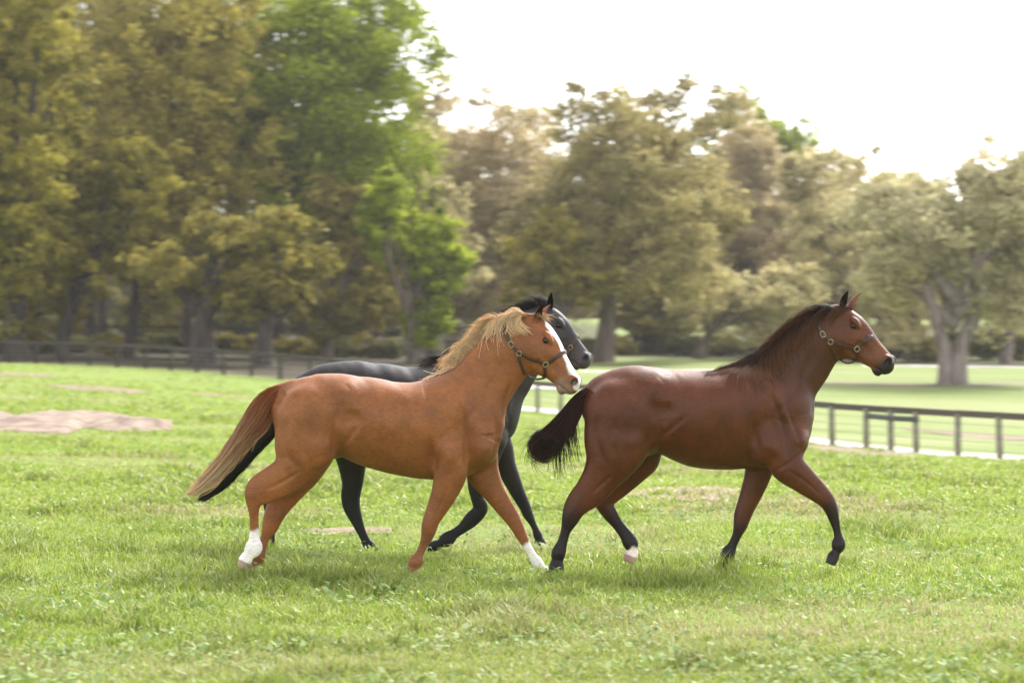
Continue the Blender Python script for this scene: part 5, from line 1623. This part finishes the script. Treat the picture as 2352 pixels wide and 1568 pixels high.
# ------------------------------------------------------------------ grass
def grass_mat():
    m, n, l, p = new_mat('grass_blades')
    at_ = n.new('ShaderNodeAttribute'); at_.attribute_name = 'Col'
    l.new(at_.outputs['Color'], p.inputs['Base Color'])
    p.inputs['Roughness'].default_value = .45
    p.inputs['Specular IOR Level'].default_value = .45
    tr = n.new('ShaderNodeBsdfTranslucent'); ms = n.new('ShaderNodeMixShader'); ms.inputs[0].default_value = .45
    l.new(at_.outputs['Color'], tr.inputs['Color'])
    l.new(p.outputs[0], ms.inputs[1]); l.new(tr.outputs[0], ms.inputs[2])
    l.new(ms.outputs[0], n['Material Output'].inputs['Surface'])
    return m
M_grass = grass_mat()
def grass(n, y0, y1, wid, hgt, seed, dens_pow):
    r = np.random.default_rng(seed)
    u = r.random(n)
    Y = (y0 ** (1 - dens_pow) + u * (y1 ** (1 - dens_pow) - y0 ** (1 - dens_pow))) ** (1 / (1 - dens_pow))
    X = (r.random(n) * 2 - 1) * (Y * .27 + 1.8)
    # gather part of the blades into tufts
    nb1 = vnoise(X * .9 + 70, Y * .9 + 20, 31); nb2 = vnoise(X * 3.1 + 17, Y * 3.1 + 44, 32); nb3 = vnoise(X * .35 + 5, Y * .55 + 9, 33)
    nb4 = vnoise(X * 9 + 17, Y * 9 + 44, 37)
    lush = .45 * nb1 + .35 * nb2 + .2 * nb4
    keep = r.random(n) < np.clip(.25 + 1.5 * lush, 0, 1) * np.clip(1.5 - 1.5 * sm(nb3, .60, .82) * (nb2 * .6 + .5), .5, 1)
    jx, jy = X + r.normal(0, .16, n), Y + r.normal(0, .22, n) + .5 * (nb2 - .5)
    for P, g_ in BARE: keep &= ~(in_poly(jx, jy, P) & (r.random(n) > g_))
    keep &= Y < fence_y(X) - .2
    X, Y, lush, nb3, nb4, nb1 = X[keep], Y[keep], lush[keep], nb3[keep], nb4[keep], nb1[keep]
    n = len(X)
    Z = ground_z(X, Y) - .004
    tall = sm(lush, .5, .8)
    h = hgt * (.45 + .7 * r.random(n)) * (.42 + 1.15 * tall + .3 * nb4) * (1 - .3 * sm(nb3, .6, .85))
    a = r.random(n) * 6.28; ld = r.random(n) * 6.28
    lean = h * (.25 + .9 * r.random(n) ** 1.5)
    w = wid * (.6 + .8 * r.random(n)) * (1 + .4 * (r.random(n) < .1))
    B0 = np.stack([X, Y, Z], -1)
    side = np.stack([np.cos(a), np.sin(a), 0 * a], -1) * w[:, None] / 2
    mid = B0 + np.stack([np.cos(ld) * lean * .3, np.sin(ld) * lean * .3, h * .62], -1)
    tip = B0 + np.stack([np.cos(ld) * lean, np.sin(ld) * lean, h * (.85 + .15 * r.random(n))], -1)
    V = np.stack([B0 - side, B0 + side, mid + side * .8, tip, mid - side * .8], 1).reshape(-1, 3)
    i = np.arange(n)[:, None] * 5
    F = np.concatenate([i + np.array([[0, 1, 2, 4]]), i + np.array([[4, 2, 3, 3]])])
    k = r.random(n)[:, None]
    c = lerp3([.165, .250, .026], [.37, .44, .090], k)
    yl = (r.random(n) < .16)[:, None]; c = np.where(yl, lerp3([.38, .38, .13], [.45, .42, .22], k), c)
    dk = sm(tall, .3, 1)[:, None] * (r.random(n) < .6)[:, None]; c = c * (1 - .35 * dk)
    dry = (sm(nb3, .6, .8) * (r.random(n) < .6))[:, None]; c = c * (1 - dry) + dry * lerp3([.33, .30, .14], [.42, .36, .2], k)
    return V, F, np.repeat(c, 5, 0)
parts = [grass(430000, 8.5, 21, .0080, .098, 1, 1.6), grass(215000, 20, 48, .019, .10, 2, 1.7), grass(90000, 44, 120, .045, .11, 3, 1.8)]
off = 0; Vs, Fs, Cs = [], [], []
for V, F, C in parts:
    Vs.append(V); Fs.append(F + off); Cs.append(C); off += len(V)
Vg, Fg, Cg = np.concatenate(Vs), np.concatenate(Fs), np.concatenate(Cs)
tri = Fg[:, 2] == Fg[:, 3] if False else (Fg[:, 3] == Fg[:, 2])
q = Fg[~tri]; t3 = Fg[tri][:, :3]
F3 = np.concatenate([q[:, [0, 1, 2]], q[:, [0, 2, 3]], t3])
g = mesh_np('grass', Vg, F3, M_grass, col=Cg, smooth=False)
tag(g, 'short uneven green grass growing over the pasture', 'grass', kind='stuff')

# pale-leaved clover and weeds low in the grass
M_clover = leaf_mat('clover_leaves', (.15, .23, .06), (.40, .47, .24), trans=.3)
r = np.random.default_rng(91)
n = 26000
Y = 8.6 + 12 * r.random(n) ** 1.6; X = (r.random(n) * 2 - 1) * (Y * .262 + 1)
m = vnoise(X * 1.3 + 3, Y * 1.3 + 8, 61) * .6 + vnoise(X * 4 + 3, Y * 4 + 8, 62) * .4
k = r.random(n) < sm(m, .44, .70)
X, Y = X[k], Y[k]; n = len(X)
P = np.stack([X, Y, ground_z(X, Y) + .035 + .05 * r.random(n)], -1)
N = r.normal(0, .55, (n, 3)) + np.array([0, -.1, 1]); N /= np.linalg.norm(N, axis=1)[:, None]
V, F = leaf_quads(P, N, .012 + .018 * r.random(n), r)
tone = np.clip(r.random(n) ** 1.3, 0, 1)
cl = mesh_np('clover', V, F, M_clover, col=np.repeat(np.stack([tone] * 3, -1), 4, 0), smooth=False)
tag(cl, 'pale clover and weed leaves low in the near grass', 'clover', kind='stuff')

# ------------------------------------------------------------------ haze in the air
def haze_box():
    bm = bmesh.new(); bmesh.ops.create_cube(bm, size=1)
    me = bpy.data.meshes.new('haze'); bm.to_mesh(me); bm.free()
    o = bpy.data.objects.new('haze', me); link(o)
    o.scale = (420, 420, 44); o.location = (0, 150, 17)
    m = bpy.data.materials.new('haze'); m.use_nodes = True
    n, l = m.node_tree.nodes, m.node_tree.links
    n.remove(n['Principled BSDF'])
    v = n.new('ShaderNodeVolumePrincipled')
    v.inputs['Color'].default_value = (.96, .93, .88, 1)
    v.inputs['Density'].default_value = HAZE
    v.inputs['Anisotropy'].default_value = .3
    l.new(v.outputs[0], n['Material Output'].inputs['Volume'])
    me.materials.append(m)
    tag(o, 'thin pale haze in the air', kind='stuff')
HAZE = .0002
haze_box()
